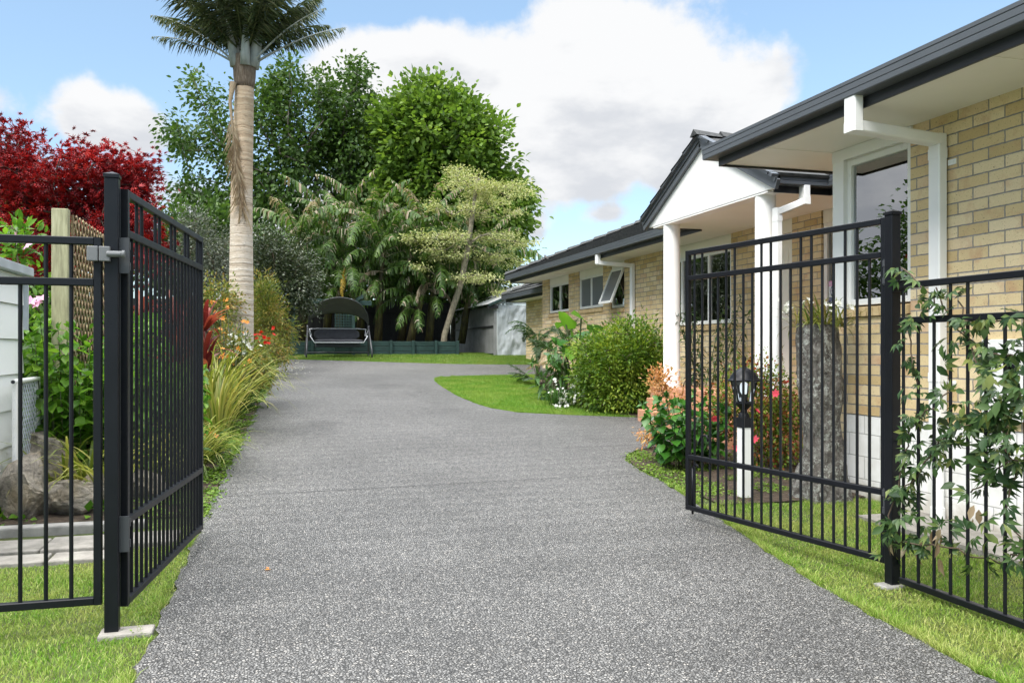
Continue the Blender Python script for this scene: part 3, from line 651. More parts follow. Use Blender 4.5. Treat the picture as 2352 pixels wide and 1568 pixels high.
# roof planes laid in stepped courses
def slope(m, A, B, Cc, D, n):
    A, B, Cc, D = map(Vector, (A, B, Cc, D)); up = (B - A).cross(D - A).normalized(); up = up if up.z > 0 else -up
    k = 10
    for i in range(n):
        t0, t1 = i / n, (i + 1) / n
        l0, l1 = A.lerp(D, t0), A.lerp(D, t1); r0, r1 = B.lerp(Cc, t0), B.lerp(Cc, t1)
        m.add([l0 + up * .004, r0 + up * .004, r0 + up * .04, l0 + up * .04, r1 + up * .008, l1 + up * .008], [(0, 1, 2, 3), (3, 2, 4, 5)])
def cap(m, a, b, w=.10):
    a, b = Vector(a), Vector(b); n = max(2, round((b - a).length / .4)); d = (b - a) / n
    sd_ = d.cross(Vector((0, 0, 1))).normalized() * w
    for i in range(n):
        p, q = a + d * i, a + d * (i + 1)
        m.add([p + sd_ + Vector((0, 0, .01)), p + Vector((0, 0, .10)), p - sd_ + Vector((0, 0, .01)), q + sd_ * .85 + Vector((0, 0, .0)), q + Vector((0, 0, .065)), q - sd_ * .85], [(0, 1, 4, 3), (1, 2, 5, 4), (0, 2, 1), (3, 4, 5)])
def roof(A, B, Cc, D, n, caps=()):
    m = MB(); slope(m, A, B, Cc, D, n)
    for c in caps: cap(m, *c)
    return m.build('roof', M['tile'], house)
zg = 3.37
zn = zg - .04
roof((4.25, -3, zn), (4.25, 7.60, zn), (9.0, 2.85, zn + 4.75 * .41), (9.0, -3, zn + 4.75 * .41), 13, [((4.40, 7.45, zn + .03), (9, 2.85, zn + 1.95))])
roof((4.25, 7.60, zn), (13.75, 7.60, zn), (9.01, 2.85, zn + 4.75 * .41), (9.0, 2.85, zn + 4.75 * .41), 13)
zr = zg + 3.73 * .42
roof((6.27, 5, zg), (6.27, 22.5, zg), (10, 18.77, zr), (10, 5, zr), 11, [((6.27, 22.5, zg + .02), (10, 18.77, zr + .02)), ((10, 18.77, zr), (10, 5, zr))])
roof((13.7, 22.5, zg), (6.27, 22.5, zg), (10, 18.77, zr), (10.01, 18.77, zr), 11)
roof((7.1, 20, 3.04), (7.1, 25.9, 3.04), (10.0, 23.0, 3.04 + 2.9 * .42), (10.0, 20, 3.04 + 2.9 * .42), 8, [((7.1, 25.9, 3.06), (10, 23, 3.06 + 2.9 * .42))])
roof((12.9, 25.9, 3.04), (7.1, 25.9, 3.04), (10.0, 23.0, 3.04 + 2.9 * .42), (10.01, 23, 3.04 + 2.9 * .42), 8)
ap = (10.16, 4.17)
roof((5.43, 11.86, 3.33), (6.35, 11.86, 3.33), (8.2, ap[0], ap[1]), (5.43, ap[0], ap[1]), 5)
roof((6.35, 8.46, 3.33), (5.43, 8.46, 3.33), (5.43, ap[0], ap[1]), (8.2, ap[0], ap[1]), 5, [((5.41, ap[0], ap[1]), (8.2, ap[0], ap[1]))])
# porch gable, barge boards, columns, steps
m = MB(); tri = [(8.52, 3.195), (11.80, 3.195), (11.80, 3.24), (10.16, 4.10), (8.52, 3.24)]
m.add([(x, a, b) for x in (5.55, 5.60) for a, b in tri], [tuple(range(5))[::-1], tuple(range(5, 10))] + [(i, (i + 1) % 5, 5 + (i + 1) % 5, 5 + i) for i in range(5)])
m.box(5.555, 5.72, 8.64, 11.68, 3.17, 3.189)
m.build('gable', M['stucco'], house)
for s, ye in ((1, 11.93), (-1, 8.39)):
    m = MB()
    for (x, dz, w, h) in ((5.525, -.075, .045, .115), (5.50, -.025, .03, .05), (5.49, .025, .09, .04)):
        m.beam((x, ye, 3.29 + dz), (x, ap[0] + s * .0, ap[1] + dz), w, h)
    m.build('barge_board', M['gutter'], house)
for y in (11.32, 8.88):
    m = MB(); m.lathe((5.68, y, .80), [(.128, 0), (.128, .02), (.121, .03), (.121, 2.39)], 32); m.build('column', M['stucco'], house, 'auto')
t = NT('terracotta_steps'); w = t.world(); s3 = t.n('ShaderNodeSeparateXYZ', {0: w})
cx = t.n('ShaderNodeCombineXYZ', {0: s3.outputs[1], 1: t.math('ADD', s3.outputs[0], s3.outputs[2]), 2: 0.})
bk = t.n('ShaderNodeTexBrick', {'Vector': cx.outputs[0], 'Color1': (.60, .31, .19, 1), 'Color2': (.50, .25, .145, 1), 'Mortar': (.30, .22, .17, 1), 'Scale': 1., 'Mortar Size': .005, 'Brick Width': .3, 'Row Height': 5.}, offset=0.)
M['steps'] = t.surf(t.mix(1., bk.outputs['Color'], t.ramp(t.noise(w, 9, 5), [(.3, (.8,)*3), (.7, (1.1,)*3)]), 'MULTIPLY'), .5, t.bump(t.noise(w, 80, 3), .2, .003))
m = MB(); m.box(5.54, 7.05, 8.5, 11.75, .0, .802); m.build('porch_floor', M['steps'], house, False, .008)
m = MB(); m.box(5.36, 5.538, 8.7, 11.5, .0, .645); m.build('step', M['steps'], house, False, .008)
m = MB(); m.box(5.18, 5.358, 8.9, 11.42, .0, .485); m.build('step', M['steps'], house, False, .008)
# downpipes
def pipe(pts, w, d, name='downpipe'):
    m = MB()
    for a, b, ww, dd, up in pts: m.beam(a, b, ww, dd, up, .12)
    return m.build(name, M['pvc'], house, 'auto')
dp = pipe([((4.235, 5.44, 3.02), (4.235, 5.44, 3.245), .125, .085, (1, 0, 0)), ((4.235, 5.44, 2.985), (4.235, 5.44, 3.06), .13, .092, (1, 0, 0)), ((4.20, 5.44, 3.03), (5.03, 5.47, 2.985), .115, .085, (0, 0, 1)),
           ((5.035, 5.475, 3.03), (5.035, 5.475, .70), .118, .082, (1, 0, 0)), ((5.035, 5.475, 2.92), (5.035, 5.475, 2.84), .126, .090, (1, 0, 0)), ((5.035, 5.475, 1.17), (5.035, 5.475, 1.10), .126, .090, (1, 0, 0)), ((5.035, 5.475, .74), (5.035, 5.475, .66), .126, .090, (1, 0, 0))], 0, 0)
m = MB(); m.tube([(5.035, 5.475, .02), (5.035, 5.475, .67)], .047, 16); m.tube([(5.035, 5.475, .02), (5.035, 5.475, .12)], .055, 16); m.build('drain_pipe', M['pvc'], dp, 'auto')
for z in (2.80, 1.09):
    m = MB(); m.box(5.079, 5.089, 5.34, 5.42, z - .022, z + .022); m.tube([(5.078, 5.362, z), (5.07, 5.362, z)], .008, 8); m.build('bracket', M['pvc'], dp, False, .006)
pipe([((5.98, 8.54, 3.08), (5.98, 8.54, 3.25), .115, .085, (1, 0, 0)), ((5.98, 8.54, 3.03), (5.98, 8.54, 3.12), .125, .095, (1, 0, 0)), ((5.98, 8.55, 3.07), (5.70, 8.66, 2.95), .11, .08, (0, 0, 1)), ((5.70, 8.665, 3.0), (5.70, 8.665, .81), .105, .075, (1, 0, 0)), ((5.70, 8.665, 2.90), (5.70, 8.665, 2.84), .112, .082, (1, 0, 0))], 0, 0)
pipe([((6.31, 15.80, 3.06), (6.31, 15.80, 3.25), .115, .085, (1, 0, 0)), ((6.28, 15.80, 3.08), (7.0, 15.68, 3.03), .10, .08, (0, 0, 1)), ((7.0, 15.68, 3.07), (7.0, 15.68, .7), .105, .075, (1, 0, 0))], 0, 0)
# meter box
m = MB(); m.box(5.045, 5.089, 4.52, 5.06, .845, 1.425); m.box(5.035, 5.0445, 4.56, 5.02, .885, 1.385)
mb = m.build('meter_box', M['white'], house, False, .006)
m = MB(); m.lathe((0, 0, 0), [(.055, 0), (.055, .008), (.035, .009), (.03, .0)], 20)
m.v = [(5.034 - z, 4.79 + x, 1.19 + y * 1.15) for x, y, z in m.v]; m.build('meter_dial', M['black'], mb)

# ------------------------------------------------------------------ fences and gates
def post(x, y, h, label):
    r = thing('gate_post', (x, y, 0), label, 'gate post', 'black posts the gates hang from')
    m = MB(); m.box(x - .031, x + .031, y - .031, y + .031, -.15, h - .02); m.build('post', M['black'], r, False, .004)
    m = MB(); m.box(x - .035, x + .035, y - .035, y + .035, h - .02, h - .004); m.add([(x - .035, y - .035, h - .0035), (x + .035, y - .035, h - .0035), (x + .035, y + .035, h - .0035), (x - .035, y + .035, h - .0035), (x, y, h + .012)], [(0, 1, 4), (1, 2, 4), (2, 3, 4), (3, 0, 4), (3, 2, 1, 0)])
    m.build('cap', M['black'], r); return r
post(-.715, 4.42, 2.186, 'tall black gate post beside the lawn on its small concrete footing')
post(3.455, 4.10, 2.145, 'tall black gate post with a vine climbing up its foot')
def barred(root, S, d, L, rails, bars, short, zb, z2, zt, stiles=(True, True)):
    S = Vector((S[0], S[1], 0)); d = Vector((d[0], d[1], 0)).normalized()
    P = lambda q, z: S + d * q + Vector((0, 0, z))
    m = MB(); w = .036
    for z in rails: m.beam(P(w, z), P(L - w, z), w, w, (0, 0, 1), .1)
    if stiles[0]: m.beam(P(w / 2, zb - w / 2), P(w / 2, zt + w / 2), w, w, tuple(d), .1)
    if stiles[1]: m.beam(P(L - w / 2, zb - w / 2), P(L - w / 2, zt + w / 2), w, w, tuple(d), .1)
    m.build('frame', M['black'], root)
    for q, s in zip(bars, short):
        m = MB(); m.tube([P(q, zb + w / 2), P(q, (zt if s else z2) - w / 2)], .0094, 8); m.build('bar', M['black'], root, 'auto')
    return P
def hinge(root, p, d):
    m = MB(); p = Vector(p); d = Vector((d[0], d[1], 0)).normalized()
    m.tube([p + Vector((0, 0, -.075)), p + Vector((0, 0, .075))], .021, 14)
    for z in (-.05, .05): m.tube([p + Vector((0, 0, z - .018)), p + Vector((0, 0, z + .018))], .026, 14)
    m.beam(p - d * .02 + Vector((0, 0, 0)), p - d * .02 + Vector((.001, 0, .0)) - d * .012, .05, .17)
    m.build('hinge', M['grey_hw'], root, 'auto')
# left gate leaf, swung open up the drive
S = (-.672, 4.47); d = (.123, .992)
gt = thing('driveway_gate', (S[0], S[1], 0), 'black barred gate leaf swung open edge-on left of the driveway', 'gate', 'pair of open driveway gates')
bars = [.036 + .0915 * (i + 1) for i in range(18)]
barred(gt, S, d, 1.80, (.127, .52, 1.915, 2.108), bars, [i % 4 in (1, 2) for i in range(18)], .127, 1.915, 2.108)
hinge(gt, (-.663, 4.445, 1.80), d); hinge(gt, (-.663, 4.445, .47), d)
# right gate leaf
S2 = (3.462, 4.15); d2 = (-.170, .9855)
gt2 = thing('driveway_gate', (S2[0], S2[1], 0), 'black barred gate leaf standing open before the lantern and tree stump', 'gate', 'pair of open driveway gates')
bars = [.036 + .092 * (i + 1) for i in range(19)]
barred(gt2, S2, d2, 1.88, (.127, .52, 1.905, 2.10), bars, [i % 4 in (1, 2) for i in range(19)], .127, 1.905, 2.10)
hinge(gt2, (3.452, 4.142, 1.80), d2); hinge(gt2, (3.452, 4.142, .47), d2)
Pq = lambda q, z: Vector((S2[0], S2[1], z)) + Vector((d2[0], d2[1], 0)) * q
m = MB(); m.tube([Pq(1.81, .08), Pq(1.81, .44)], .009, 8); m.tube([Pq(1.81, .44), Pq(1.76, .47), Pq(1.74, .45)], .009, 8); m.tube([Pq(1.74, .62), Pq(1.70, .70), Pq(1.64, .70), Pq(1.62, .66)], .009, 8)
m.build('drop_bolt', M['black'], gt2, True)
# left fence, square to the drive
fl = thing('metal_fence', (-.76, 4.41, 0), 'black barred fence panel across the lawn in front of the white shed', 'fence')
bars = [.036 + .107 * (i + 1) - .01 for i in range(20)]
barred(fl, (-.757, 4.41), (-1, 0), 2.3, (.165, 1.668, 1.862), bars, [i % 4 in (0, 1) for i in range(20)], .165, 1.668, 1.862, (True, True))
m = MB()
for k in (-1, 1):
    m.box(-.765 + k * .026 - .024, -.765 + k * .026 + .024, 4.355, 4.385, 1.765, 1.835)
m.tube([(-.73, 4.36, 1.80), (-.665, 4.36, 1.80)], .015, 12); m.tube([(-.665, 4.36, 1.80), (-.65, 4.36, 1.80)], .019, 12)
m.build('clamp', M['clampgrey'], fl, False, .01)
# right fence along the verge
fr = thing('metal_fence', (3.455, 4.05, 0), 'black barred fence panel overgrown with vine in front of the brick wall', 'fence')
bars = [.05 + .115 * i for i in range(22)]
barred(fr, (3.455, 4.062), (0, -1), 2.6, (.045, 1.515, 1.712), bars, [i % 4 in (0, 3) for i in range(22)], .045, 1.515, 1.712, (False, True))
m = MB(); m.box(3.425, 3.485, 4.055, 4.0626, 1.68, 1.745); 
for x in (3.44, 3.47): m.tube([(x, 4.06, 1.738), (x, 4.03, 1.738)], .008, 8)
m.build('bracket', M['black'], fr)

# ------------------------------------------------------------------ lamp post
lx, ly = 4.02, 6.62; lz = g(ly)
lp = thing('lamp_post', (lx, ly, lz), 'white garden post with a black glazed lantern on top', 'lamp post')
m = MB(); m.box(lx - .045, lx + .045, ly - .045, ly + .045, lz - .2, .68); m.build('post', M['white'], lp, False, .006)
m = MB(); m.box(lx - .051, lx + .051, ly - .051, ly + .051, .67, .755); m.lathe((lx, ly, .755), [(.05, 0), (.045, .03), (.03, .045), (.03, .07), (.045, .085), (.06, .10), (.085, .12), (.092, .125), (.092, .138), (.05, .14)], 20); m.build('collar', M['black'], lp, 'auto')
m = MB(); n = 6
def hexr(r, z, a0=.3): return [(lx + r * math.cos(a0 + 2 * math.pi * k / n), ly + r * math.sin(a0 + 2 * math.pi * k / n), z) for k in range(n)]
lo, hi = hexr(.074, .89), hexr(.116, 1.085)
for k in range(n):
    m.tube([lo[k], hi[k]], .0052, 6); m.tube([lo[k], lo[(k + 1) % n]], .007, 6); m.tube([hi[k], hi[(k + 1) % n]], .009, 6)
m.build('lantern_frame', M['black'], lp, True)
m = MB(); i0, i1 = hexr(.070, .895), hexr(.111, 1.083); m.add(i0 + i1, [(k, (k + 1) % n, n + (k + 1) % n, n + k) for k in range(n)]); m.build('glass', M['lampglass'], lp)
m = MB(); m.lathe((lx, ly, 1.085), [(.140, -.012), (.142, 0), (.126, .012), (.118, .03), (.098, .06), (.070, .085), (.035, .105), (.018, .112), (.016, .13), (.026, .14), (.016, .15), (.012, .16), (.02, .175), (.018, .195), (.004, .22)], 24); m.build('lantern_cap', M['black'], lp, 'auto')
m = MB(); m.lathe((lx, ly, .96), [(.02, 0), (.034, .025), (.037, .07), (.03, .095), (.008, .11)], 16); m.build('bulb', M['whitebulb'], lp, True)
m = MB(); m.tube([(lx, ly, .895), (lx, ly, .96)], .024, 12); m.build('bulb_holder', M['grey_hw'], lp, 'auto')

# ------------------------------------------------------------------ foliage helpers
def unit(v): return v / np.maximum(np.linalg.norm(v, axis=-1, keepdims=True), 1e-9)
TM = {
 'diamond': ([(0, 0, 0), (.5, .45, .07), (0, 1, -.10), (-.5, .45, .07)], [(0, 1, 2), (0, 2, 3)]),
 'oval': ([(0, 0, 0), (-.40, .25, .05), (.40, .25, .05), (-.46, .58, .03), (.46, .58, .03), (0, 1, -.14), (0, .45, -.03)], [(0, 2, 6), (2, 4, 6), (4, 5, 6), (5, 3, 6), (3, 1, 6), (1, 0, 6)]),
 'lance': ([(0, 0, 0), (.5, .4, .05), (0, .45, -.02), (-.5, .4, .05), (0, 1, -.2)], [(0, 1, 2), (1, 4, 2), (4, 3, 2), (3, 0, 2)]),
}
mv, mf = [], []
for a, l in ((-118, .42), (-78, .72), (-38, .92), (0, 1.0), (38, .92), (78, .72), (118, .42)):
    r = R(a); c_, s_ = math.cos(r), math.sin(r); b = len(mv); wd = .10
    mv += [(0, .0, 0), (s_ * l * .5 + c_ * wd, c_ * l * .5 - s_ * wd, .02), (s_ * l, c_ * l, -.10 * l), (s_ * l * .5 - c_ * wd, c_ * l * .5 + s_ * wd, .02)]; mf += [(b, b + 1, b + 2), (b, b + 2, b + 3)]
for i in range(7): mf.append((mf[0][0], (i * 4 + 3), ((i + 1) * 4 + 1) if i < 6 else i * 4 + 2))
TM['palmate'] = (mv, mf)
mv, mf = [], []
for a, l in ((-62, .8), (-32, .95), (0, 1.), (32, .95), (62, .8)):
    r = R(a); c_, s_ = math.cos(r), math.sin(r); b = len(mv); wd = .15 * l
    mv += [(s_ * .08, c_ * .08, 0), (s_ * l * .5 + c_ * wd, c_ * l * .5 - s_ * wd, .05), (s_ * l, c_ * l, -.16 * l), (s_ * l * .5 - c_ * wd, c_ * l * .5 + s_ * wd, .05), (s_ * l * .5, c_ * l * .5, .0)]
    mf += [(b, b + 1, b + 4), (b + 1, b + 2, b + 4), (b + 2, b + 3, b + 4), (b + 3, b, b + 4)]
TM['compound'] = (mv, mf)
def leaf_arrays(P, D, N, L, W, kind):
    T, Fc = TM[kind]; T = np.array(T); Fc = np.array(Fc); n = len(P)
    D = unit(D); S = unit(np.cross(D, N)); N2 = np.cross(S, D)
    L = np.broadcast_to(L, n)[:, None, None]; W = np.broadcast_to(W, n)[:, None, None]
    V = P[:, None] + T[None, :, 0, None] * W * S[:, None] + T[None, :, 1, None] * L * D[:, None] + T[None, :, 2, None] * L * N2[:, None]
    F = (np.arange(n) * len(T))[:, None, None] + Fc[None]
    return V.reshape(-1, 3), F.reshape(-1, 3)
class Tri:
    def __init__(s): s.V = []; s.F = []; s.M = []; s.n = 0
    def add(s, V, F, mi=0):
        V = np.asarray(V, float).reshape(-1, 3); F = np.asarray(F, int).reshape(-1, 3)
        s.V.append(V); s.F.append(F + s.n); s.M.append(np.full(len(F), mi)); s.n += len(V); return s
    def quads(s, V, mi=0):
        """(n, 4, 3) loose quads"""
        n = len(V); b = np.arange(n)[:, None] * 4
        return s.add(np.asarray(V).reshape(-1, 3), np.concatenate([b + [0, 1, 2], b + [0, 2, 3]]), mi)
    def leaves(s, P, D, N, L, W, kind, mi=0): return s.add(*leaf_arrays(np.asarray(P), np.asarray(D), np.asarray(N), L, W, kind), mi)
    def mb(s, m, mi=0):
        F = []
        for f in m.f: F += [(f[0], f[i], f[i + 1]) for i in range(1, len(f) - 1)]
        return s.add(m.v, F, mi)
    def tube(s, pts, r, n=6, mi=0): return s.mb(MB().tube(pts, r, n), mi)
    def build(s, name, mats, parent=None, smooth=False):
        return npmesh(name, np.concatenate(s.V), np.concatenate(s.F), mats, parent, smooth, np.concatenate(s.M))
def rdir(n, up=0.): 
    v = rng.normal(size=(n, 3)); v[:, 2] += up; return unit(v)
def grow(path, A, tr, wob=.25, lift=.15, bias=.3, mintip=.006):
    """A trunk along path, and limbs reaching every point of A from the nearest limb already there."""
    nodes = [np.array(p, float) for p in path]; par = [-1] + list(range(len(path) - 1)); ln = [0.]
    for i in range(1, len(path)): ln.append(ln[-1] + np.linalg.norm(nodes[i] - nodes[i - 1]))
    k0 = max(1, len(path) // 3)
    ends = []; chains = []
    top = nodes[-1]
    for a in A[np.argsort(np.linalg.norm(A - top, axis=1))]:
        NN = np.array(nodes[k0:]); LL = np.array(ln[k0:])
        dv = np.linalg.norm(NN - a, axis=1); up = np.maximum(0, NN[:, 2] - a[2])
        i = int(np.argmin(dv + bias * LL + .6 * up)) + k0
        d = dv[i - k0]; st = max(2, int(d / (.12 * tr * 18 + .15)) + 1)
        st = min(st, 7)
        pd = nodes[i] - nodes[par[i]] if par[i] >= 0 else np.array([0, 0, 1.])
        ctl = nodes[i] + unit(pd) * d * .3 + np.array([0, 0, lift * d]) + rng.normal(0, wob * d * .3, 3)
        ch = [i]; p = i
        for t in np.linspace(0, 1, st + 1)[1:]:
            q = (1 - t) ** 2 * nodes[i] + 2 * t * (1 - t) * ctl + t * t * a
            nodes.append(q); par.append(p); ln.append(ln[p] + np.linalg.norm(q - nodes[p])); p = len(nodes) - 1; ch.append(p)
        chains.append(ch); ends.append(p)
    cnt = np.zeros(len(nodes))
    for e in ends:
        while e >= 0: cnt[e] += 1; e = par[e]
    rad = np.maximum(mintip, tr * (cnt / max(1, cnt.max())) ** .5)
    return nodes, rad, chains
def in_lobes(lobes, surf=.45):
    out = []
    for c, r, n in lobes:
        u = rdir(n) * (rng.random((n, 1)) ** surf if surf else 1.); out.append(np.array(c) + u * np.array(r))
    return np.concatenate(out)
def foliage(A, k, spread, L, W, kind, center, droop=.2, out=.6, tri=None, mi=0, flat=1., nup=.8):
    n = len(A) * k
    off = rng.normal(size=(n, 3)) * spread * np.array([1, 1, flat])
    P = np.repeat(A, k, 0) + off
    D = unit(off) * .6 + unit(P - center) * out + rng.normal(0, .45, (n, 3)); D[:, 2] -= droop
    N = rng.normal(0, .55, (n, 3)); N[:, 2] += nup
    s = rng.uniform(.7, 1.2, n)
    return (tri or Tri()).leaves(P, D, N, L * s, W * s, kind, mi)
def px_lobes(d, spec, depth, dy=0):
    k = d / 1952
    return [(at(x, y + dy, d + (dz if len(e) > 4 else 0)), (rx * k, depth if np.isscalar(depth) else depth, ry * k), n) for e in spec for (x, y, rx, ry, n, dz) in [tuple(e) + (0,) * (6 - len(e))]]
def tree(name, label, cat, path, lobes, tr, k, spread, L, W, kind, leaf, bark, group=None, surf=.45, droop=.2, flat=1., wob=.25, lift=.15, bias=.3, nup=.8, sides=6, extra=None):
    A = in_lobes(lobes, surf); c = A.mean(0)
    root = thing(name, path[0], label, cat, group)
    nodes, rad, chains = grow(path, A, tr, wob, lift, bias)
    t = Tri(); np0 = len(path)
    t.tube([nodes[i] for i in range(np0)], [max(rad[i], tr * .35) * (1.25 if i == 0 else 1) for i in range(np0)], 10)
    for ch in chains:
        rr = [min(rad[j], rad[ch[1]]) for j in ch]; t.tube([nodes[j] for j in ch], rr, sides if rr[0] > .03 else 4)
    t.build('trunk' if cat == 'tree' else 'branches', bark, root, True)
    f = foliage(A, k, spread, L, W, kind, c, droop, .6, None, 0, flat, nup)
    f.build('crown' if cat == 'tree' else 'foliage', leaf, root)
    root['_c'] = 1; del root['_c']
    return root, A
def shrub(name, label, d, spec, depth, leaf, L, W, k, spread, kind='oval', base=None, cat='shrub', group=None, tr=.03, droop=.1, surf=.4, bark=None, flat=1., nup=.8):
    lobes = px_lobes(d, spec, depth)
    bx = base if base is not None else foot(spec[0][0], d)
    c = np.mean([l[0] for l in lobes], 0)
    b = np.array(bx, float); mid = b + (c - b) * .35; 
    return tree(name, label, cat, [b - (0, 0, .05), b + (mid - b) * .5, mid], lobes, tr, k, spread, L, W, kind, M[leaf], bark or M['twig'], group, surf, droop, flat, nup=nup, sides=4)
def blossom(root, name, P, mat, size, petals=5, kind='diamond', each=True, up=.5):
    """Each flower head a part of its own (or, where each is False, one mesh)."""
    T = Tri()
    for p in P:
        t = Tri() if each else T
        ax = unit(rng.normal(0, .5, 3) + (0, -.5, up)); u = unit(np.cross(ax, (.3, .7, .2))); v = np.cross(ax, u)
        a = np.arange(petals) * 2 * math.pi / petals + rng.uniform(0, 6)
        D = np.cos(a)[:, None] * u + np.sin(a)[:, None] * v + ax * .55
        t.leaves(np.repeat([p], petals, 0), D, np.repeat([ax], petals, 0), size * rng.uniform(.8, 1.1, petals), size * .62, kind)
        if each: t.build(name, mat, root)
    if not each: T.build(name, mat, root)
def straps(t, base, n, L, W, e0=(55, 85), droop=(60, 130), azr=(0, 360), r=.08, seg=7, mi=0, fold=.25):
    base = np.array(base, float)
    az = np.radians(rng.uniform(*azr, n)); el = np.radians(rng.uniform(*e0, n)); dr = np.radians(rng.uniform(*droop, n)); l = L * rng.uniform(.6, 1.1, n)
    p = base + np.c_[np.cos(az), np.sin(az), np.zeros(n)] * rng.uniform(0, r, n)[:, None]
    rows = []; side0 = np.c_[-np.sin(az), np.cos(az), np.zeros(n)]
    for i in range(seg + 1):
        q = i / seg; w = W * (1 - q ** 2.2) * (.55 + .9 * q if q < .5 else 1.0) + .0015
        th = el - dr * q ** 1.6
        rows.append((p.copy(), side0 * w * .5))
        p = p + np.c_[np.cos(az) * np.cos(th), np.sin(az) * np.cos(th), np.sin(th)] * (l / seg)[:, None]
        az = az + rng.normal(0, .05, n)
    V = np.stack([np.stack([a - b, a + b], 1) for a, b in rows], 1).reshape(n, -1, 3)
    F = []
    for i in range(seg): F += [(2 * i, 2 * i + 1, 2 * i + 3), (2 * i, 2 * i + 3, 2 * i + 2)]
    F = (np.arange(n) * 2 * (seg + 1))[:, None, None] + np.array(F)[None]
    return t.add(V.reshape(-1, 3), F.reshape(-1, 3), mi)
def frond(t, base, az, el, length, droop, lw, ln, hang=.3, n=34, mi=0, rmi=1, rr=.014, start=.18, prof=None, vee=.35, ragged=0.):
    """A feather leaf: stalk, and a row of leaflets on either side."""
    pts = []; p = np.array(base, float); seg = 16; dirs = []
    for i in range(seg + 1):
        q = i / seg; th = el - droop * q ** 1.5; d = np.array([math.cos(az) * math.cos(th), math.sin(az) * math.cos(th), math.sin(th)])
        pts.append(p.copy()); dirs.append(d); p = p + d * length / seg
    pts = np.array(pts); dirs = np.array(dirs)
    t.tube(pts, [rr * (1 - .85 * i / seg) for i in range(seg + 1)], 5, rmi)
    q = np.linspace(start, .995, n); x = q * seg; i0 = np.minimum(x.astype(int), seg - 1); f = (x - i0)[:, None]
    P = pts[i0] * (1 - f) + pts[i0 + 1] * f; T = unit(dirs[i0] * (1 - f) + dirs[i0 + 1] * f)
    S = unit(np.cross(T, np.array([0, 0, 1.]) + rng.normal(0, .02, 3))); U = np.cross(S, T)
    pr = np.sin(math.pi * np.clip((q - start) / (1 - start) * .82 + .14, 0, 1)) ** .8 if prof is None else prof(q)
    for s in (-1, 1):
        m = len(q); keep = rng.random(m) > ragged
        D = S * s * 1. + T * (.55 + .5 * q[:, None]) + U * vee + rng.normal(0, .14, (m, 3)); D = unit(D); D[:, 2] -= hang * rng.uniform(.5, 1.5, m)
        t.leaves(P[keep], D[keep], (U + rng.normal(0, .2, (m, 3)))[keep], (ln * pr * rng.uniform(.8, 1.1, m))[keep], lw, 'lance', mi)
    return pts
def banleaf(t, base, az, el, length, width, droop, torn=.5, dead=0., mi=0, dmi=1, smi=2, n=30, twist=0., fold=.35):
    pts = []; p = np.array(base, float); seg = 18; dirs = []
    for i in range(seg + 1):
        q = i / seg; th = el - droop * q ** 1.4; d = np.array([math.cos(az) * math.cos(th), math.sin(az) * math.cos(th), math.sin(th)])
        pts.append(p.copy()); dirs.append(d); p = p + d * length / seg
    pts = np.array(pts); dirs = np.array(dirs)
    t.tube(pts, [.026 * (1 - .85 * i / seg) for i in range(seg + 1)], 5, smi)
    e = np.linspace(.16, 1, n + 1); x = np.minimum(e * seg, seg - 1e-6); i0 = x.astype(int); f = (x - i0)[:, None]
    P = pts[i0] * (1 - f) + pts[i0 + 1] * f; T = unit(dirs[i0])
    S = unit(np.cross(T, np.array([.001, 0, 1.]))); S = S * math.cos(twist) + np.cross(T, S) * math.sin(twist); U = np.cross(S, T)
    w = width * .5 * np.sin(math.pi * np.clip((e - .1) / .92, 0, 1)) ** .55
    for s in (-1, 1):
        hang = rng.uniform(.05, .35); grp = 0
        for i in range(n):
            if grp <= 0: hang = rng.uniform(.2, 1.7) * torn + fold; sw = rng.normal(0, .3) * torn; grp = rng.integers(1, 2 + (rng.random() < .3)); shrink = 1 - rng.random() * .5 * torn; isd = rng.random() < dead * (.4 + 1.2 * i / n)
            grp -= 1
            def edge(j, g_):
                d0 = unit(S[j] * s + T[j] * (.35 + sw)); down = np.array([0, 0, -1.])
                m1 = P[j] + d0 * w[j] * .5 * shrink + down * hang * w[j] * .14
                m2 = P[j] + d0 * w[j] * shrink * (1 - .25 * min(1, hang)) + down * hang * w[j] * .62
                return P[j], m1, m2
            a0, a1, a2 = edge(i, 0); b0, b1, b2 = edge(i + 1, 1)
            tt = .60 if grp <= 0 else 1.0
            b1 = a1 + (b1 - a1) * tt; b2 = a2 + (b2 - a2) * (tt * .9 if grp <= 0 else 1)
            k = dmi if isd else mi
            t.add([a0, b0, b1, a1, b2, a2], [(0, 1, 2), (0, 2, 3), (3, 2, 4), (3, 4, 5)], k)
    return pts

# ------------------------------------------------------------------ the back of the garden
m = MB(); m.box(.45, 6.14, 28.1, 31.4, .9, 1.60); struct(m.build('garden_bed', M['soil']), 'raised soil bed under the banana plants')
rw = thing('retaining_wall', (3.4, 28.05, 1.2), 'low teal green timber retaining wall along the back lawn', 'retaining wall')
m = MB()
for k in range(3): m.box(.45, 6.16, 28.02 + .004 * (k % 2), 28.07, 1.14 + .165 * k, 1.14 + .165 * k + .158)
m.build('boards', M['green'], rw, False, .008)
for x in (.55, 1.36, 2.09, 2.63, 3.23, 3.88, 4.62, 5.38, 6.12):
    m = MB(); m.box(x - .045, x + .045, 27.93, 28.015, 1.05, 1.655); m.build('post', M['green'], rw, False, .008)
bf = thing('board_fence', (0, 31.7, 1.2), 'black vertical board fence behind the banana plants', 'fence')
m = MB()
for i in range(101):
    x = -8.5 + i * .15; m.box(x, x + .155, 31.7 + .022 * (i % 2), 31.72 + .022 * (i % 2), 1.1, 3.12)
m.build('boards', M['dkfence'], bf)
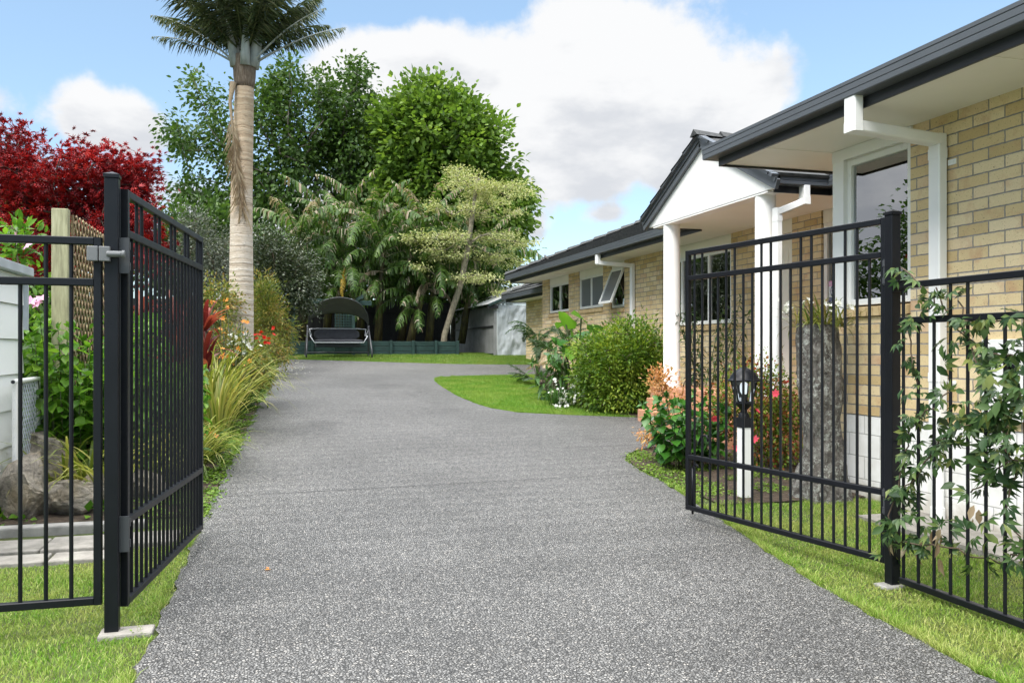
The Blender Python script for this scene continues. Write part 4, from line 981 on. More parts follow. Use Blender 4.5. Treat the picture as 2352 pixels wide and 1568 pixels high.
m = MB(); m.box(-8.5, 6.6, 31.66, 31.69, 2.75, 2.85); m.build('rail', M['dkfence'], bf)
# pergola
pg = thing('garden_pergola', (1.5, 27.3, g(27.3)), 'teal green timber pergola with trellis behind the swing seat', 'pergola')
pa = at(672, 760, 26.6); pb = at(812, 760, 27.3)
m = MB(); m.box(pa[0] - .07, pa[0] + .07, pa[1] - .07, pa[1] + .07, 1.0, 2.88); m.build('post', M['green'], pg, False, .01)
m = MB(); m.box(pb[0] - .045, pb[0] + .045, pb[1] - .045, pb[1] + .045, 1.0, 2.80); m.build('post', M['green'], pg, False, .01)
m = MB(); m.beam((pa[0] - .1, pa[1] - .02, 2.90), (pb[0] + .60, pa[1] + .45, 2.86), .09, .15); m.build('beam', M['green'], pg, False, .008)
m = MB(); m.beam((pa[0] + .25, pa[1] - 1.1, 3.02), (pa[0] + .1, pa[1] + 1.0, 3.02), .06, .12); m.beam((pb[0] + .2, pb[1] - .8, 3.0), (pb[0] + .2, pb[1] + 1.0, 3.0), .06, .12); m.build('beam', M['green'], pg, False, .008)
m = MB(); 
for i in range(7): x = pb[0] - .58 + i * .085; m.box(x, x + .03, pb[1] + .01, pb[1] + .022, 1.3, 2.75)
for i in range(17): z = 1.33 + i * .085; m.box(pb[0] - .60, pb[0] - .04, pb[1] - .004, pb[1] + .008, z, z + .03)
m.build('trellis', M['green'], pg)
# swing seat
gx, gy = 2.08, 26.72; gz = g(26.4)
sw = thing('swing_seat', (gx, gy, gz), 'charcoal garden swing seat under a curved fabric canopy', 'swing seat')
jz = gz + .90; hw = .92
for s in (-1, 1):
    x = gx + s * hw
    for yf, o in ((-.52, 0), (.52, 0)):
        m = MB(); m.tube([(x + s * .0, gy + yf * .08, jz), (x + s * .05, gy + yf * .80, gz + .28), (x + s * .06, gy + yf * .92, gz + .12), (x + s * .06, gy + yf * .90, gz + .03), (x + s * .06, gy + yf * .72, gz + .02)], .026, 10); m.build('leg', M['tubegrey'], sw, True)
    m = MB(); m.tube([(x, gy, jz - .06), (x, gy, jz + .10)], .035, 10); m.build('pivot', M['tubegrey'], sw, True)
m = MB(); m.tube([(gx - hw - .05, gy + .42, gz + .16), (gx + hw + .05, gy + .42, gz + .16)], .02, 8); m.build('crossbar', M['tubegrey'], sw, True)
# canopy: fabric stretched between a high front hoop and a lower rear hoop
V = []; n, q = 28, 10
def hoop(a, f):       # f: 0 front edge, 1 rear edge
    hgt = .86 * (1 - f) + .44 * f; dep = -.62 * (1 - f) + .42 * f
    return (gx + hw * math.cos(a) * 1.0, gy + dep * math.sin(a) ** .8 if math.sin(a) > 1e-6 else gy, jz + .06 + hgt * max(0, math.sin(a)) ** .85 - .10 * math.sin(math.pi * f) * math.sin(a) * -.6)
for i in range(n + 1):
    a = math.pi * i / n
    for j in range(q + 1): V.append(hoop(a, j / q))
F = [(i * (q + 1) + j, i * (q + 1) + j + 1, (i + 1) * (q + 1) + j + 1, (i + 1) * (q + 1) + j) for i in range(n) for j in range(q)]
M['canopyfab'] = painted('grey_canopy_fabric', (.13, .13, .137), .85, .15)
cn = npmesh('canopy', V, F, M['canopyfab'], sw, True); sm = cn.modifiers.new('thick', 'SOLIDIFY'); sm.thickness = .012
for f in (0, 1):
    m = MB(); m.tube([hoop(math.pi * i / n, f) for i in range(n + 1)], .014, 8); m.build('canopy_hoop', M['tubegrey'], sw, True)
sz = gz + .46
m = MB(); m.tube([(gx - .86, gy + .22, sz + .42), (gx - .82, gy - .02, sz + .22), (gx - .86, gy - .30, sz + .20), (gx - .74, gy - .36, sz + .0), (gx + .74, gy - .36, sz + .0), (gx + .86, gy - .30, sz + .20), (gx + .82, gy - .02, sz + .22), (gx + .86, gy + .22, sz + .42), (gx + .6, gy + .30, sz + .44), (gx - .6, gy + .30, sz + .44), (gx - .86, gy + .22, sz + .42)], .016, 8); m.build('seat_frame', M['steel'], sw, True)
def cushion(x0, x1, y0, y1, z0, z1, name, tilt=0.):
    m = MB(); nx, ny = 24, 8; V = []
    for top in (0, 1):
        for i in range(nx + 1):
            for j in range(ny + 1):
                u, v = i / nx, j / ny; e = (1 - (2 * u - 1) ** 10) * (1 - (2 * v - 1) ** 6)
                y = y0 + (y1 - y0) * v; z = (z0 + z1) / 2 + (1 if top else -1) * (z1 - z0) / 2 * (.35 + .65 * e) + (.012 * mnoise.noise((u * 7, v * 4, top * 5.)) if top else 0)
                yy_ = y + tilt * (z - z0); V.append((x0 + (x1 - x0) * u, yy_, z))
    F = []; w = (nx + 1) * (ny + 1)
    for i in range(nx):
        for j in range(ny):
            a = i * (ny + 1) + j; F += [(a, a + 1, a + ny + 2, a + ny + 1), (w + a, w + a + ny + 1, w + a + ny + 2, w + a + 1)]
    for i in range(nx):
        for j in (0, ny): a = i * (ny + 1) + j; F.append((a, a + ny + 1, w + a + ny + 1, w + a))
    for j in range(ny):
        for i in (0, nx): a = i * (ny + 1) + j; F.append((a, a + 1, w + a + 1, w + a))
    return m.add(V, F).build(name, M['charfab'], sw, True)
cushion(gx - .72, gx + .72, gy - .36, gy + .20, sz - .0, sz + .10, 'seat_cushion')
cushion(gx - .72, gx + .66, gy + .12, gy + .24, sz + .09, sz + .42, 'back_cushion', .3)
m = MB(); m.box(gx - .70, gx + .66, gy - .25, gy + .1, sz - .14, sz - .02); m.build('valance', M['charfab'], sw, False, .02)
for s in (-1, 1):
    m = MB(); m.tube([(gx + s * hw, gy - .02, jz - .02), (gx + s * .84, gy - .08, sz + .21)], .011, 6); m.tube([(gx + s * hw, gy + .04, jz - .02), (gx + s * .86, gy + .2, sz + .40)], .011, 6); m.build('hanger', M['steel'], sw, True)
# greenhouse
gh = thing('greenhouse', (8.4, 28.5, 1.2), 'pale greenhouse of plastic film and grey shade cloth with white roof', 'greenhouse')
x0, x1, y0, y1, zb, ze, zri = 7.24, 11.2, 27.40, 33.9, 1.15, 2.88, 3.75; xm = (x0 + x1) / 2
def sheet(p, q_, nu, nv, amp, sc_, seed):
    p, q_ = np.array(p), np.array(q_); V = []
    for i in range(nu + 1):
        for j in range(nv + 1):
            u, v = i / nu, j / nv; X_ = p + (q_ - p) * u * np.array([1, 1, 0]); z = p[2] + (q_[2] - p[2]) * v
            nn = mnoise.fractal((u * sc_ + seed, v * sc_ * .6 - u * 1.2, seed), 1., 2., 3) * amp * min(1, 8 * min(u, 1 - u, v, 1 - v))
            d = unit(np.array([-(q_ - p)[1], (q_ - p)[0], 0])); V.append(X_ * np.array([1, 1, 0]) + d * nn + np.array([0, 0, z]))
    F = [(i * (nv + 1) + j, (i + 1) * (nv + 1) + j, (i + 1) * (nv + 1) + j + 1, i * (nv + 1) + j + 1) for i in range(nu) for j in range(nv)]
    return V, F
V, F = sheet((x0, y1, zb + .08), (x0, y0 + .09, ze - .06), 40, 20, .03, 4, 1.); npmesh('side_cloth', V, F, M['shade'], gh, True)
V, F = sheet((x0 + .10, y0, zb), (x0 + 1.38, y0, ze - .02), 40, 40, .07, 5, 4.); npmesh('end_film', V, F, M['film'], gh, True)
V, F = sheet((x0 + 1.44, y0 + .02, zb), (x1, y0 + .02, ze - .02), 60, 30, .07, 8, 9.); npmesh('end_film', V, F, M['film'], gh, True)
m = MB(); m.add([(x0 + .05, y0 + .01, ze), (x1, y0 + .01, ze), (xm, y0 + .01, zri - .08), (x0 + .05, y0 + .04, ze), (x1, y0 + .04, ze), (xm, y0 + .04, zri - .08)], [(0, 1, 2), (5, 4, 3), (0, 2, 5, 3), (1, 4, 5, 2)]); m.build('gable_film', M['film'], gh)
for z in (zb + .03, zb + .98, ze - .03):
    m = MB(); m.box(x0 - .03, x0 + .01, y0 + .1, y1, z - .03, z + .03); m.build('rail', M['green'] if z > zb + 1.5 else M['dkfence'], gh)
for y in (y0 + 2.2, y0 + 4.4):
    m = MB(); m.box(x0 + .02, x0 + .07, y - .03, y + .03, zb, ze); m.build('post', M['green'], gh)
m = MB(); m.box(x0 - .01, x0 + .09, y0 - .01, y0 + .08, zb - .1, ze); m.build('post', M['shade'], gh)
m = MB(); m.box(x0 + 1.385, x0 + 1.435, y0 - .01, y0 + .05, zb - .1, ze); m.build('post', M['dkfence'], gh)
m = MB(); m.beam((x0 - .22, y0 - .12, ze - .04), (xm, y0 - .12, zri + .03), .05, .10); m.beam((xm, y0 - .12, zri + .03), (x1 + .2, y0 - .12, ze - .04), .05, .10); m.build('barge_board', M['green'], gh)
m = MB(); m.box(x0 - .25, x0 + .12, y0 - .09, y0 - .04, ze - .16, ze - .06); m.build('bracket', M['dkfence'], gh)
for s, (xa, xb) in enumerate(((x0 - .25, xm), (xm, x1 + .25))):
    m = MB(); za, zc = (ze - .02, zri + .06) if s == 0 else (zri + .06, ze - .02)
    m.add([(xa, y0 - .15, za), (xb, y0 - .15, zc), (xb, y1 + .1, zc), (xa, y1 + .1, za), (xa, y0 - .15, za + .02), (xb, y0 - .15, zc + .02), (xb, y1 + .1, zc + .02), (xa, y1 + .1, za + .02)], [(0, 3, 2, 1), (4, 5, 6, 7), (0, 1, 5, 4), (1, 2, 6, 5), (2, 3, 7, 6), (3, 0, 4, 7)]); m.build('roof', M['roofsheet'], gh)

# ------------------------------------------------------------------ trees
d = 36; b = foot(735, d)
tree('shade_tree', 'tall dark green tree with an open crown behind the palm trunk', 'tree',
     [b, b + (.1, 0, 2.2), b + (-.1, .1, 4.0), b + (.2, 0, 5.6)],
     px_lobes(d, [(700, 320, 190, 130, 125), (790, 270, 90, 110, 80), (840, 400, 70, 120, 70), (865, 260, 36, 70, 22), (880, 400, 40, 80, 24), (880, 500, 60, 60, 24), (770, 540, 90, 50, 30), (650, 230, 80, 70, 36), (600, 420, 110, 90, 40), (690, 480, 150, 90, 46), (660, 165, 45, 30, 14), (805, 165, 45, 30, 14), (740, 190, 40, 30, 12),
                  (480, 195, 50, 40, 11), (450, 280, 80, 28, 12), (420, 310, 55, 30, 8), (500, 270, 50, 60, 10), (440, 420, 60, 40, 15), (510, 460, 60, 60, 15), (540, 350, 60, 60, 12), (400, 480, 40, 30, 8)], 2.6, 26),
     .26, 50, .29, .21, .13, 'oval', M['lf_dark'], M['bark'], wob=.35, lift=.10, bias=.25, surf=.5, droop=.45)
d = 34.5; b = foot(1050, d)
tree('leafy_tree', 'dense fresh green broadleaf tree behind the pale variegated tree', 'tree',
     [b, b + (0, 0, 2.0), b + (.1, 0, 3.6), b + (-.1, 0, 5.2)],
     px_lobes(d, [(1000, 290, 105, 95, 130), (950, 240, 60, 60, 50), (1070, 330, 66, 105, 90), (960, 400, 80, 110, 90), (1050, 440, 95, 90, 95), (1120, 490, 50, 60, 48), (1000, 500, 100, 70, 80), (1095, 400, 50, 60, 46), (945, 185, 35, 25, 10), (1040, 215, 45, 40, 22), (1175, 430, 20, 50, 9), (1165, 370, 12, 26, 3), (1070, 250, 32, 46, 18), (905, 330, 50, 90, 44), (900, 450, 50, 70, 34), (930, 520, 60, 60, 30), (1165, 470, 36, 56, 34), (1180, 405, 16, 34, 8), (1140, 555, 46, 36, 26), (1120, 290, 18, 26, 8), (880, 255, 26, 34, 10), (985, 178, 16, 18, 5)], 2.4, 34),
     .24, 52, .27, .24, .17, 'oval', M['lf_bright'], M['bark'], surf=.35)
d = 28.9
dw = [at(x, y, d) for x, y in ((1017, 814), (1021, 768), (1040, 708), (1060, 645), (1074, 570), (1086, 490), (1096, 410))]
tree('variegated_tree', 'slender cream variegated tree with layered flat branches on the back lawn', 'tree', dw,
     px_lobes(d, [(x + rng.normal(0, 9), y + rng.normal(0, 9), rx * .58, ry * 1.15, n, rng.normal(0, .5)) for (x0_, y, rx, ry, n) in
        [(1050, 402, 40, 7, 10), (1090, 412, 60, 10, 22), (1150, 430, 70, 12, 24), (1085, 440, 60, 10, 18), (1195, 446, 34, 8, 7), (1045, 476, 60, 9, 16), (1120, 470, 60, 9, 18), (1150, 492, 50, 9, 12), (1000, 545, 80, 11, 22), (955, 562, 34, 6, 7), (1080, 540, 70, 10, 20), (1150, 545, 55, 8, 12), (1110, 588, 90, 10, 22), (1030, 580, 60, 9, 14), (1160, 604, 50, 7, 8), (990, 606, 44, 7, 8), (1195, 578, 50, 5, 8), (1075, 645, 60, 9, 13), (1130, 652, 54, 7, 9), (1185, 636, 40, 5, 5)] for x in (x0_ - rx * .4, x0_ + rx * .4)], 1.2),
     .10, 23, .16, .085, .05, 'diamond', M['lf_dogwood'], M['palebark'], flat=.32, lift=.0, bias=.15, wob=.2, surf=.5, droop=.0)
for i, (spec, lab) in enumerate(((( (760, 640, 130, 70, 60), (700, 590, 80, 70, 40)), 'dark evergreen thicket behind the pergola'), (((950, 650, 110, 60, 60), (900, 600, 90, 60, 40)), 'dark evergreen thicket behind the middle banana plants'),
                                 (((1090, 650, 70, 50, 40), (1040, 600, 70, 60, 40)), 'dark evergreen thicket behind the slender variegated tree'), (((470, 560, 90, 70, 60), (400, 600, 70, 60, 40), (560, 600, 70, 70, 40)), 'dark leafy thicket behind the red maple'))):
    shrub('evergreen_thicket', lab, 33.2 if i < 3 else 27., spec, 1.0, 'lf_dark', .22, .13, 70, .34, 'diamond', tr=.07, surf=.5, group='dark shrubs along the back fence')

# banana plants
bspec = [  # foot x, distance, stem height, lean x, leaves, leaf length, label
    (700, 29.6, 3.0, -.2, 8, 2.7, 'banana plant behind the left pergola post, hung with old tan leaves'),
    (748, 30.2, 3.5, .5, 8, 2.9, 'banana plant with a bunch of green fruit beside the dark olive bush'),
    (775, 29.4, 2.4, .3, 7, 2.5, 'banana plant with a bright yellow hanging leaf above the swing canopy'),
    (826, 30.4, 3.5, .3, 9, 3.0, 'tall ragged banana plant right above the swing seat'),
    (868, 29.6, 2.7, .2, 8, 2.6, 'banana plant with broad upright leaves right of the swing seat'),
    (920, 30.3, 3.3, .8, 9, 2.9, 'banana plant leaning right, with ragged tan leaf tips over the retaining wall'),
    (942, 29.3, 1.9, .7, 8, 2.2, 'low banana plant between the leaning stems over the retaining wall'),
    (985, 29.9, 2.4, .3, 8, 2.5, 'banana plant just left of the slender variegated tree'),
    (1060, 31.0, 2.7, .7, 9, 2.9, 'banana plant drooping over the greenhouse roof behind the variegated tree')]
for bi, (px, d, hs, lean, nl, ll, lab) in enumerate(bspec):
    b = foot(px, d); b[2] = 1.58; hs += .45
    root = thing('banana_plant', b, lab, 'banana plant', 'banana plants in the raised bed')
    top = b + (lean, rng.normal(0, .15), hs)
    sp = [b, b + (lean * .25, 0, hs * .35), b + (lean * .6, 0, hs * .7), top]
    m = MB(); m.tube(sp, [.15, .13, .105, .07], 10); m.build('stem', M['banstem'], root, True); nl += 5
    a0 = rng.uniform(0, 6.28)
    for k in range(nl):
        t = Tri(); az_ = a0 + k * 2.399; up = k / nl
        e0 = R(20 + 62 * up + rng.uniform(-8, 8)); dr = R(rng.uniform(85, 125) - 50 * up)
        banleaf(t, top + (0, 0, -.25 * (1 - up)), az_, e0, ll * rng.uniform(.8, 1.1), .78, dr, rng.uniform(.5, 1.0), .06 + .34 * (bi in (0, 1, 3, 5)) * rng.random() * (up > .3) + .10 * (up > .6), 0, 1, 2, n=42)
        t.build('leaf', [M['lf_banana'], M['lf_bandead'], M['stem']], root)
    for k in range(8):       # older green leaves arching low
        t = Tri(); q = rng.uniform(.38, .9); banleaf(t, b + (top - b) * q, rng.uniform(3.0, 6.4), R(rng.uniform(15, 50)), rng.uniform(1.5, 2.2), .62, R(rng.uniform(100, 130)), .9, .06, 0, 1, 2, n=36)
        t.build('leaf', [M['lf_banana'], M['lf_bandead'], M['stem']], root)
    for k in range(2):       # old leaves hanging against the stem
        t = Tri(); q = rng.uniform(.5, .9); bp = b + (top - b) * q
        banleaf(t, bp, rng.uniform(3.3, 6.1), R(10), rng.uniform(.9, 1.5), .26, R(108), 1., 1., 1, 1, 1, n=20, fold=1.2)
        t.build('dead_leaf', [M['lf_banana'], M['lf_bandead'], M['stem']], root)
    if bi == 2:
        t = Tri(); banleaf(t, top + (0, -.1, -.3), R(-100), R(5), 2.0, .34, R(108), 1., 0, 0, 0, 0, n=30, fold=.2); o = t.build('leaf', [M['lf_banyel']], root); o['label'] = 'bright yellow hanging leaf'
    if bi == 1:
        t = Tri(); fp = at(715, 575, d)
        for r_ in range(5):
            zc = fp[2] + .30 - r_ * .15
            for k in range(11):
                a = 2 * math.pi * k / 11; ra = .09 + .03 * math.sin(r_ * 1.3)
                P0 = np.array([fp[0] + ra * math.cos(a), fp[1] + ra * math.sin(a), zc]); P1 = P0 + (.05 * math.cos(a), .05 * math.sin(a), .06); t.tube([P0 - (0, 0, .03), P0 + (P1 - P0) * .5 , P1 + (0, 0, .03)], [.012, .022, .009], 6)
        t.tube([fp + (0, 0, .5), fp + (0, 0, -.75)], .025, 6); t.build('fruit_bunch', M['lf_hydra'], root)

# the big palm
d = 15.2; pbase = foot(555, d); pbase[0] = -.50
palm = thing('palm_tree', pbase, 'tall ringed palm with pale grey trunk and dark frond crown', 'tree')
pr = [(r_ * .94, z) for r_, z in [(.27, -.1), (.255, .3), (.24, .7), (.232, 1.2), (.225, 1.8), (.215, 2.4), (.205, 3.0), (.20, 3.6), (.195, 4.2), (.185, 4.8), (.178, 5.25), (.172, 5.50)]]
m = MB(); cxp = lambda z: (pbase[0] + .015 * z + .012 * math.sin(z * 1.3), pbase[1])
pts = [(cxp(z)[0], pbase[1], pbase[2] + z) for r_, z in pr]
m.tube(pts, [r_ for r_, z in pr], 28); m.build('trunk', M['palmtrunk'], palm, True)
tx, ty = cxp(5.5); tz = pbase[2] + 5.5
m = MB(); m.lathe((tx, ty, tz), [(.164, -.02), (.178, .06), (.192, .18), (.196, .32), (.186, .48), (.18, .55)], 24); m.build('fibre_collar', M['fibre'], palm, True)
for k in range(7):
    a = k * 2.399; t = Tri(); c0 = np.array([tx, ty, tz + .34]); 
    pts_ = [c0 + np.array([math.cos(a), math.sin(a), 0]) * r_ + (0, 0, z) for r_, z in ((.16, 0), (.19, .2), (.24, .5), (.31, .85))]
    t.tube(pts_, [.09, .085, .06, .03], 10); t.build('leaf_sheath', M['sheath'], palm, True)
nf = 32
for k in range(nf):
    a = k * 2.399 + .3; up = k / nf; el_ = R(38 + 48 * up + rng.uniform(-7, 7)); t = Tri()
    c0 = np.array([tx + .15 * math.cos(a), ty + .15 * math.sin(a), tz + .62 + .35 * up])
    frond(t, c0, a, el_, rng.uniform(1.55, 2.05), R(rng.uniform(16, 38)), .026, .50, .75, 70, 0, 1, .024, .10, None, .05, .10)
    t.build('frond', [M['lf_palm'], M['stem']], palm)
for a, el_, L_, dr in ((R(166), R(30), 1.55, R(34)), (R(-20), R(28), 1.75, R(22)), (R(-8), R(34), 1.8, R(26)), (R(-36), R(38), 1.7, R(30)), (R(178), R(42), 1.6, R(40))):
    t = Tri(); c0 = np.array([tx + .17 * math.cos(a), ty + .17 * math.sin(a), tz + .42]); frond(t, c0, a, el_, L_, dr, .022, .30, .9, 40, 0, 1, .022, .35, None, .0, .25)
    t.build('frond', [M['lf_palm'], M['sheath']], palm)
t = Tri(); c0 = np.array([tx - .19, ty - .12, tz + .02])
def tri_hang(t):
    tops = c0; pts_ = [tops, tops + (-.05, -.06, -.35), tops + (.0, -.08, -.9), tops + (.06, -.09, -1.5), tops + (.16, -.09, -2.2)]
    t.tube(pts_, [.06, .03, .018, .014, .008], 6)
    for s in (-1, 1):
        q = np.linspace(.38, 1, 42); P = np.array([np.array(pts_[min(3, int(x * 4))]) * (1 - (x * 4 - min(3, int(x * 4)))) + np.array(pts_[min(3, int(x * 4)) + 1]) * (x * 4 - min(3, int(x * 4))) for x in q])
        D = np.c_[np.full(42, .32 * s) + rng.normal(0, .14, 42), np.full(42, -.10), np.full(42, -1.)]
        t.leaves(P, D, np.tile([0, -1., .2], (42, 1)), rng.uniform(.25, .5, 42), .028, 'lance')
tri_hang(t); o = t.build('dead_frond', M['lf_dead'], palm); o['label'] = 'dry tan frond hanging down the trunk'

# red maple
d = 11.6; b = foot(165, d)
tree('red_maple', 'spreading crimson leaved maple behind the white shed', 'tree', [b, b + (-.05, 0, .8), b + (-.1, 0, 1.5), b + (-.05, .05, 2.1)],
     px_lobes(d, [(60, 420, 90, 60, 45), (30, 350, 60, 50, 22), (150, 450, 110, 60, 60), (250, 430, 90, 70, 55), (295, 405, 50, 42, 24), (200, 380, 60, 35, 20), (300, 480, 45, 60, 26), (100, 540, 110, 60, 50), (230, 540, 100, 70, 50), (335, 385, 28, 12, 5), (40, 310, 40, 18, 7), (120, 600, 80, 60, 30), (300, 580, 60, 60, 24), (335, 520, 25, 40, 8), (-60, 450, 80, 110, 40)], .9),
     .085, 26, .13, .075, .075, 'palmate', M['lf_maple'], M['bark'], surf=.5, flat=.7, droop=.25)

# ------------------------------------------------------------------ left garden
sh = thing('garden_shed', (-2.6, 7.0, .05), 'white weatherboard shed corner with a zinc roof edge', 'shed')
m = MB(); zs = np.arange(.28, 2.0, .29)
for i, z in enumerate(zs):
    z1 = min(z + .286, 1.98); m.add([(-2.02, 5.6, z), (-2.02, 8.18, z), (-2.035, 8.18, z1), (-2.035, 5.6, z1), (-3.4, 5.6, z), (-3.4, 8.18, z), (-3.4, 8.18, z1), (-3.4, 5.6, z1)],
                                    [(0, 1, 2, 3), (1, 5, 6, 2), (5, 4, 7, 6), (4, 0, 3, 7), (3, 2, 6, 7), (4, 5, 1, 0)])
m.build('wall', M['wboard'], sh)
m = MB(); m.box(-3.38, -2.10, 5.65, 8.12, -.1, .279); m.build('foundation', M['wboard'], sh)
m = MB(); m.box(-3.5, -1.97, 5.5, 8.30, 1.985, 2.06); m.build('roof', M['zinc'], sh, False, .006)
m = MB(); m.box(-2.03, -1.99, 8.185, 8.215, 1.52, 1.98); m.build('corner_flashing', M['zinc'], sh)
# tubular gate of chain link, leaning at the shed corner
pgt = thing('wire_gate', (-1.92, 7.5, .3), 'small white tubular gate with chain link mesh beside the shed wall', 'gate')
A_, B_ = np.array([-1.90, 7.42, 0]), np.array([-1.93, 8.25, 0])
z0, z1 = .38, 1.10
m = MB(); m.tube([A_ + (0, -.03, z1), B_ + (0, 0, z1)], .021, 12); m.tube([A_ + (0, -.03, z0), B_ + (0, 0, z0)], .021, 12); m.tube([A_ + (0, .02, z0), A_ + (0, .02, z1)], .021, 12); m.tube([B_ + (0, 0, z0), B_ + (0, 0, z1)], .021, 12); m.build('frame', M['white'], pgt, 'auto')
m = MB(); nx = 13
for i in range(-10, nx + 1):
    for s in (1, -1):
        pts = []
        for k in range(11):
            y = (i + (k if s > 0 else 10 - k)) / nx; z = z0 + (z1 - z0) * k / 10
            if 0 <= y <= 1: pts.append(A_ + (B_ - A_) * y + (.003 * s, 0, z))
        if len(pts) > 1: m.tube(pts, .0028, 4)
m.build('mesh', M['zinc'], pgt)
m = MB(); m.lathe((0, 0, 0), [(.0135, 0), (.0135, .002)], 12); 
for z in (z0, z1): 
    mm = MB(); mm.tube([A_ + (0, -.0315, z), A_ + (0, -.029, z)], .0145, 12); mm.build('tube_end', M['fascia'], pgt)
# trellis
tl = thing('lattice_trellis', (-1.83, 9.6, .2), 'weathered diagonal lattice trellis between pale timber posts by the red maple', 'trellis')
for y in (8.78, 10.70):
    m = MB(); m.box(-1.93, -1.79, y - .05, y + .05, 0, 2.66); m.build('post', M['tpost'], tl, False, .006)
m = MB(); L_ = 1.78; Ht = 2.3; ya = 8.85; zb_ = .32
for i in range(-16, 13):
    for s, xo in ((1, 0), (-1, .012)):
        y_0 = i * .15; pts = []
        q0 = max(0, -y_0); q1 = min(Ht, (L_ - y_0)); 
        if q1 - q0 < .1: continue
        p0_, p1_ = y_0 + q0, y_0 + q1
        if s < 0: p0_, p1_ = L_ - p0_, L_ - p1_
        m.beam((-1.775 + xo + .004, ya + p0_, zb_ + q0), (-1.775 + xo + .004, ya + p1_, zb_ + q1), .010, .032, (0, 0, 1))
m.build('lattice', M['timber'], tl)
m = MB(); m.box(-1.785, -1.765, 8.84, 8.87, .3, 2.62); m.build('lattice_edge', M['timber'], tl); m = MB(); m.box(-1.785, -1.765, 10.62, 10.65, .3, 2.62); m.build('lattice_edge', M['timber'], tl)
# boulders
def boulder(px, d, r, lab, seed, sy=1., sz_=.8, sink=.3):
    c = foot(px, d); bm = bmesh.new(); bmesh.ops.create_icosphere(bm, subdivisions=5, radius=1)
    rs = random.Random(seed); planes = [(Vector((rs.gauss(0, 1), rs.gauss(0, 1), rs.gauss(.2, 1))).normalized(), rs.uniform(.55, .85)) for _ in range(16)]
    for v in bm.verts:
        p = v.co.copy()
        for n_, k in planes:
            dd = p.dot(n_)
            if dd > k: p -= n_ * (dd - k) * .92
        p *= 1 + .10 * mnoise.fractal(v.co * 2.1 + Vector((seed, 0, 0)), 1, 2, 5) + .03 * mnoise.noise(v.co * 9)
        v.co = Vector((p.x * r, p.y * r * sy, p.z * r * sz_))
    me = bpy.data.meshes.new('boulder'); bm.to_mesh(me); bm.free(); me.materials.append(M['stone'])
    o = bpy.data.objects.new('boulder', me); o.location = (c[0], c[1], c[2] + r * sz_ * (1 - sink) - .06); o.rotation_euler = (0, 0, rs.uniform(0, 6)); C.objects.link(o)
    return tag(o, lab, 'boulder', 'rough boulders edging the left bed')
boulder(58, 6.55, .30, 'tan pointed boulder nearest the white shed corner', 3, .8, 1.1, .35)
boulder(165, 6.62, .30, 'broad grey boulder between the bars of the left fence', 8, .7, .72, .3)
boulder(110, 7.3, .30, 'dark boulder behind the tan pointed one', 5, .9, 1.3, .25)
boulder(222, 6.95, .24, 'smaller grey boulder close to the gate post', 11, .9, .8, .3)
boulder(320, 7.2, .27, 'low grey boulder seen through the hinge end of the left gate', 15, .8, .7, .3)
boulder(268, 7.5, .20, 'small boulder hidden behind the tall left post', 19, .8, .8, .3)

def stemshrub(name, label, cat, bases, hts, leaf, L, W, kind='oval', lean=.25, pairs=.09, group=None, top=.1):
    """Upright stems carrying leaves in pairs all the way up."""
    root = thing(name, np.mean(bases, 0), label, cat, group); ts = Tri(); tf = Tri()
    c = np.mean(bases, 0)
    for b, h in zip(bases, hts):
        out = unit((np.array(b) - c) * (1, 1, 0) + rng.normal(0, .05, 3) * (1, 1, 0) + 1e-6); p0 = np.array(b); p1 = p0 + out * lean * h * rng.uniform(.3, 1) + (0, 0, h); pm = (p0 + p1) / 2 + (0, 0, .08 * h)
        q = np.linspace(0, 1, 8)[:, None]; pts = (1 - q) ** 2 * p0 + 2 * q * (1 - q) * pm + q * q * p1
        ts.tube(pts, list(np.linspace(.008, .003, 8)), 5)
        n = max(4, int(h / pairs)); q = np.linspace(top, 1, n)[:, None]; P = (1 - q) ** 2 * p0 + 2 * q * (1 - q) * pm + q * q * p1
        for s in range(2):
            a = np.arange(n) * 1.57 + rng.uniform(0, 6) + s * math.pi; D = np.c_[np.cos(a), np.sin(a), rng.normal(-.38, .32, n)]; N = np.c_[rng.normal(0, .25, (n, 2)), np.ones(n)]
            sc_ = rng.uniform(.7, 1.15, n) * (1 - .35 * q[:, 0] ** 4); tf.leaves(P, D, N, L * sc_, W * sc_, kind)
        tf.leaves(np.repeat([P[-1]], 5, 0), rdir(5, 1.2), rdir(5, .5), L * .5, W * .5, kind)
    ts.build('stems', M['stem'], root); tf.build('foliage', M[leaf], root); return root
def patch(px0, px1, d0, d1, n): return [foot(rng.uniform(px0, px1), rng.uniform(d0, d1)) for _ in range(n)]
B_ = patch(64, 335, 7.35, 8.5, 105)
stemshrub('leafy_shrub', 'lime green broad leaved shrub behind the boulders and fence bars', 'shrub', B_, [rng.uniform(.8, 1.5) * (1 if b[0] < -.75 else .8) for b in B_], 'lf_shrub', .165, .105, lean=.2, pairs=.075)
B2_ = patch(330, 452, 8.0, 9.6, 110)
stemshrub('leafy_shrub', 'lower lime green shrub seen through the bars of the left gate', 'shrub', B2_, list(rng.uniform(.45, .95, len(B2_))), 'lf_shrub', .15, .095, lean=.3, pairs=.075)
def strapplant(label, bases, n, L, W, leaf, e0=(50, 85), droop=(60, 130), r=.1, name='strap_leaf_plant', cat='plant', group='strap leaved clumps along the left bed', wid=None):
    root = thing(name, np.mean(bases, 0), label, cat, group); t = Tri()
    for b in bases: straps(t, b, n, L, W, e0, droop, (0, 360), r)
    t.build('foliage', M[leaf], root); return root
strapplant('yellow green strap leaved clump spilling over the boulders', [foot(200, 7.05), foot(150, 7.2), foot(255, 7.0)], 34, .85, .030, 'lf_strap', (45, 85), (70, 150))
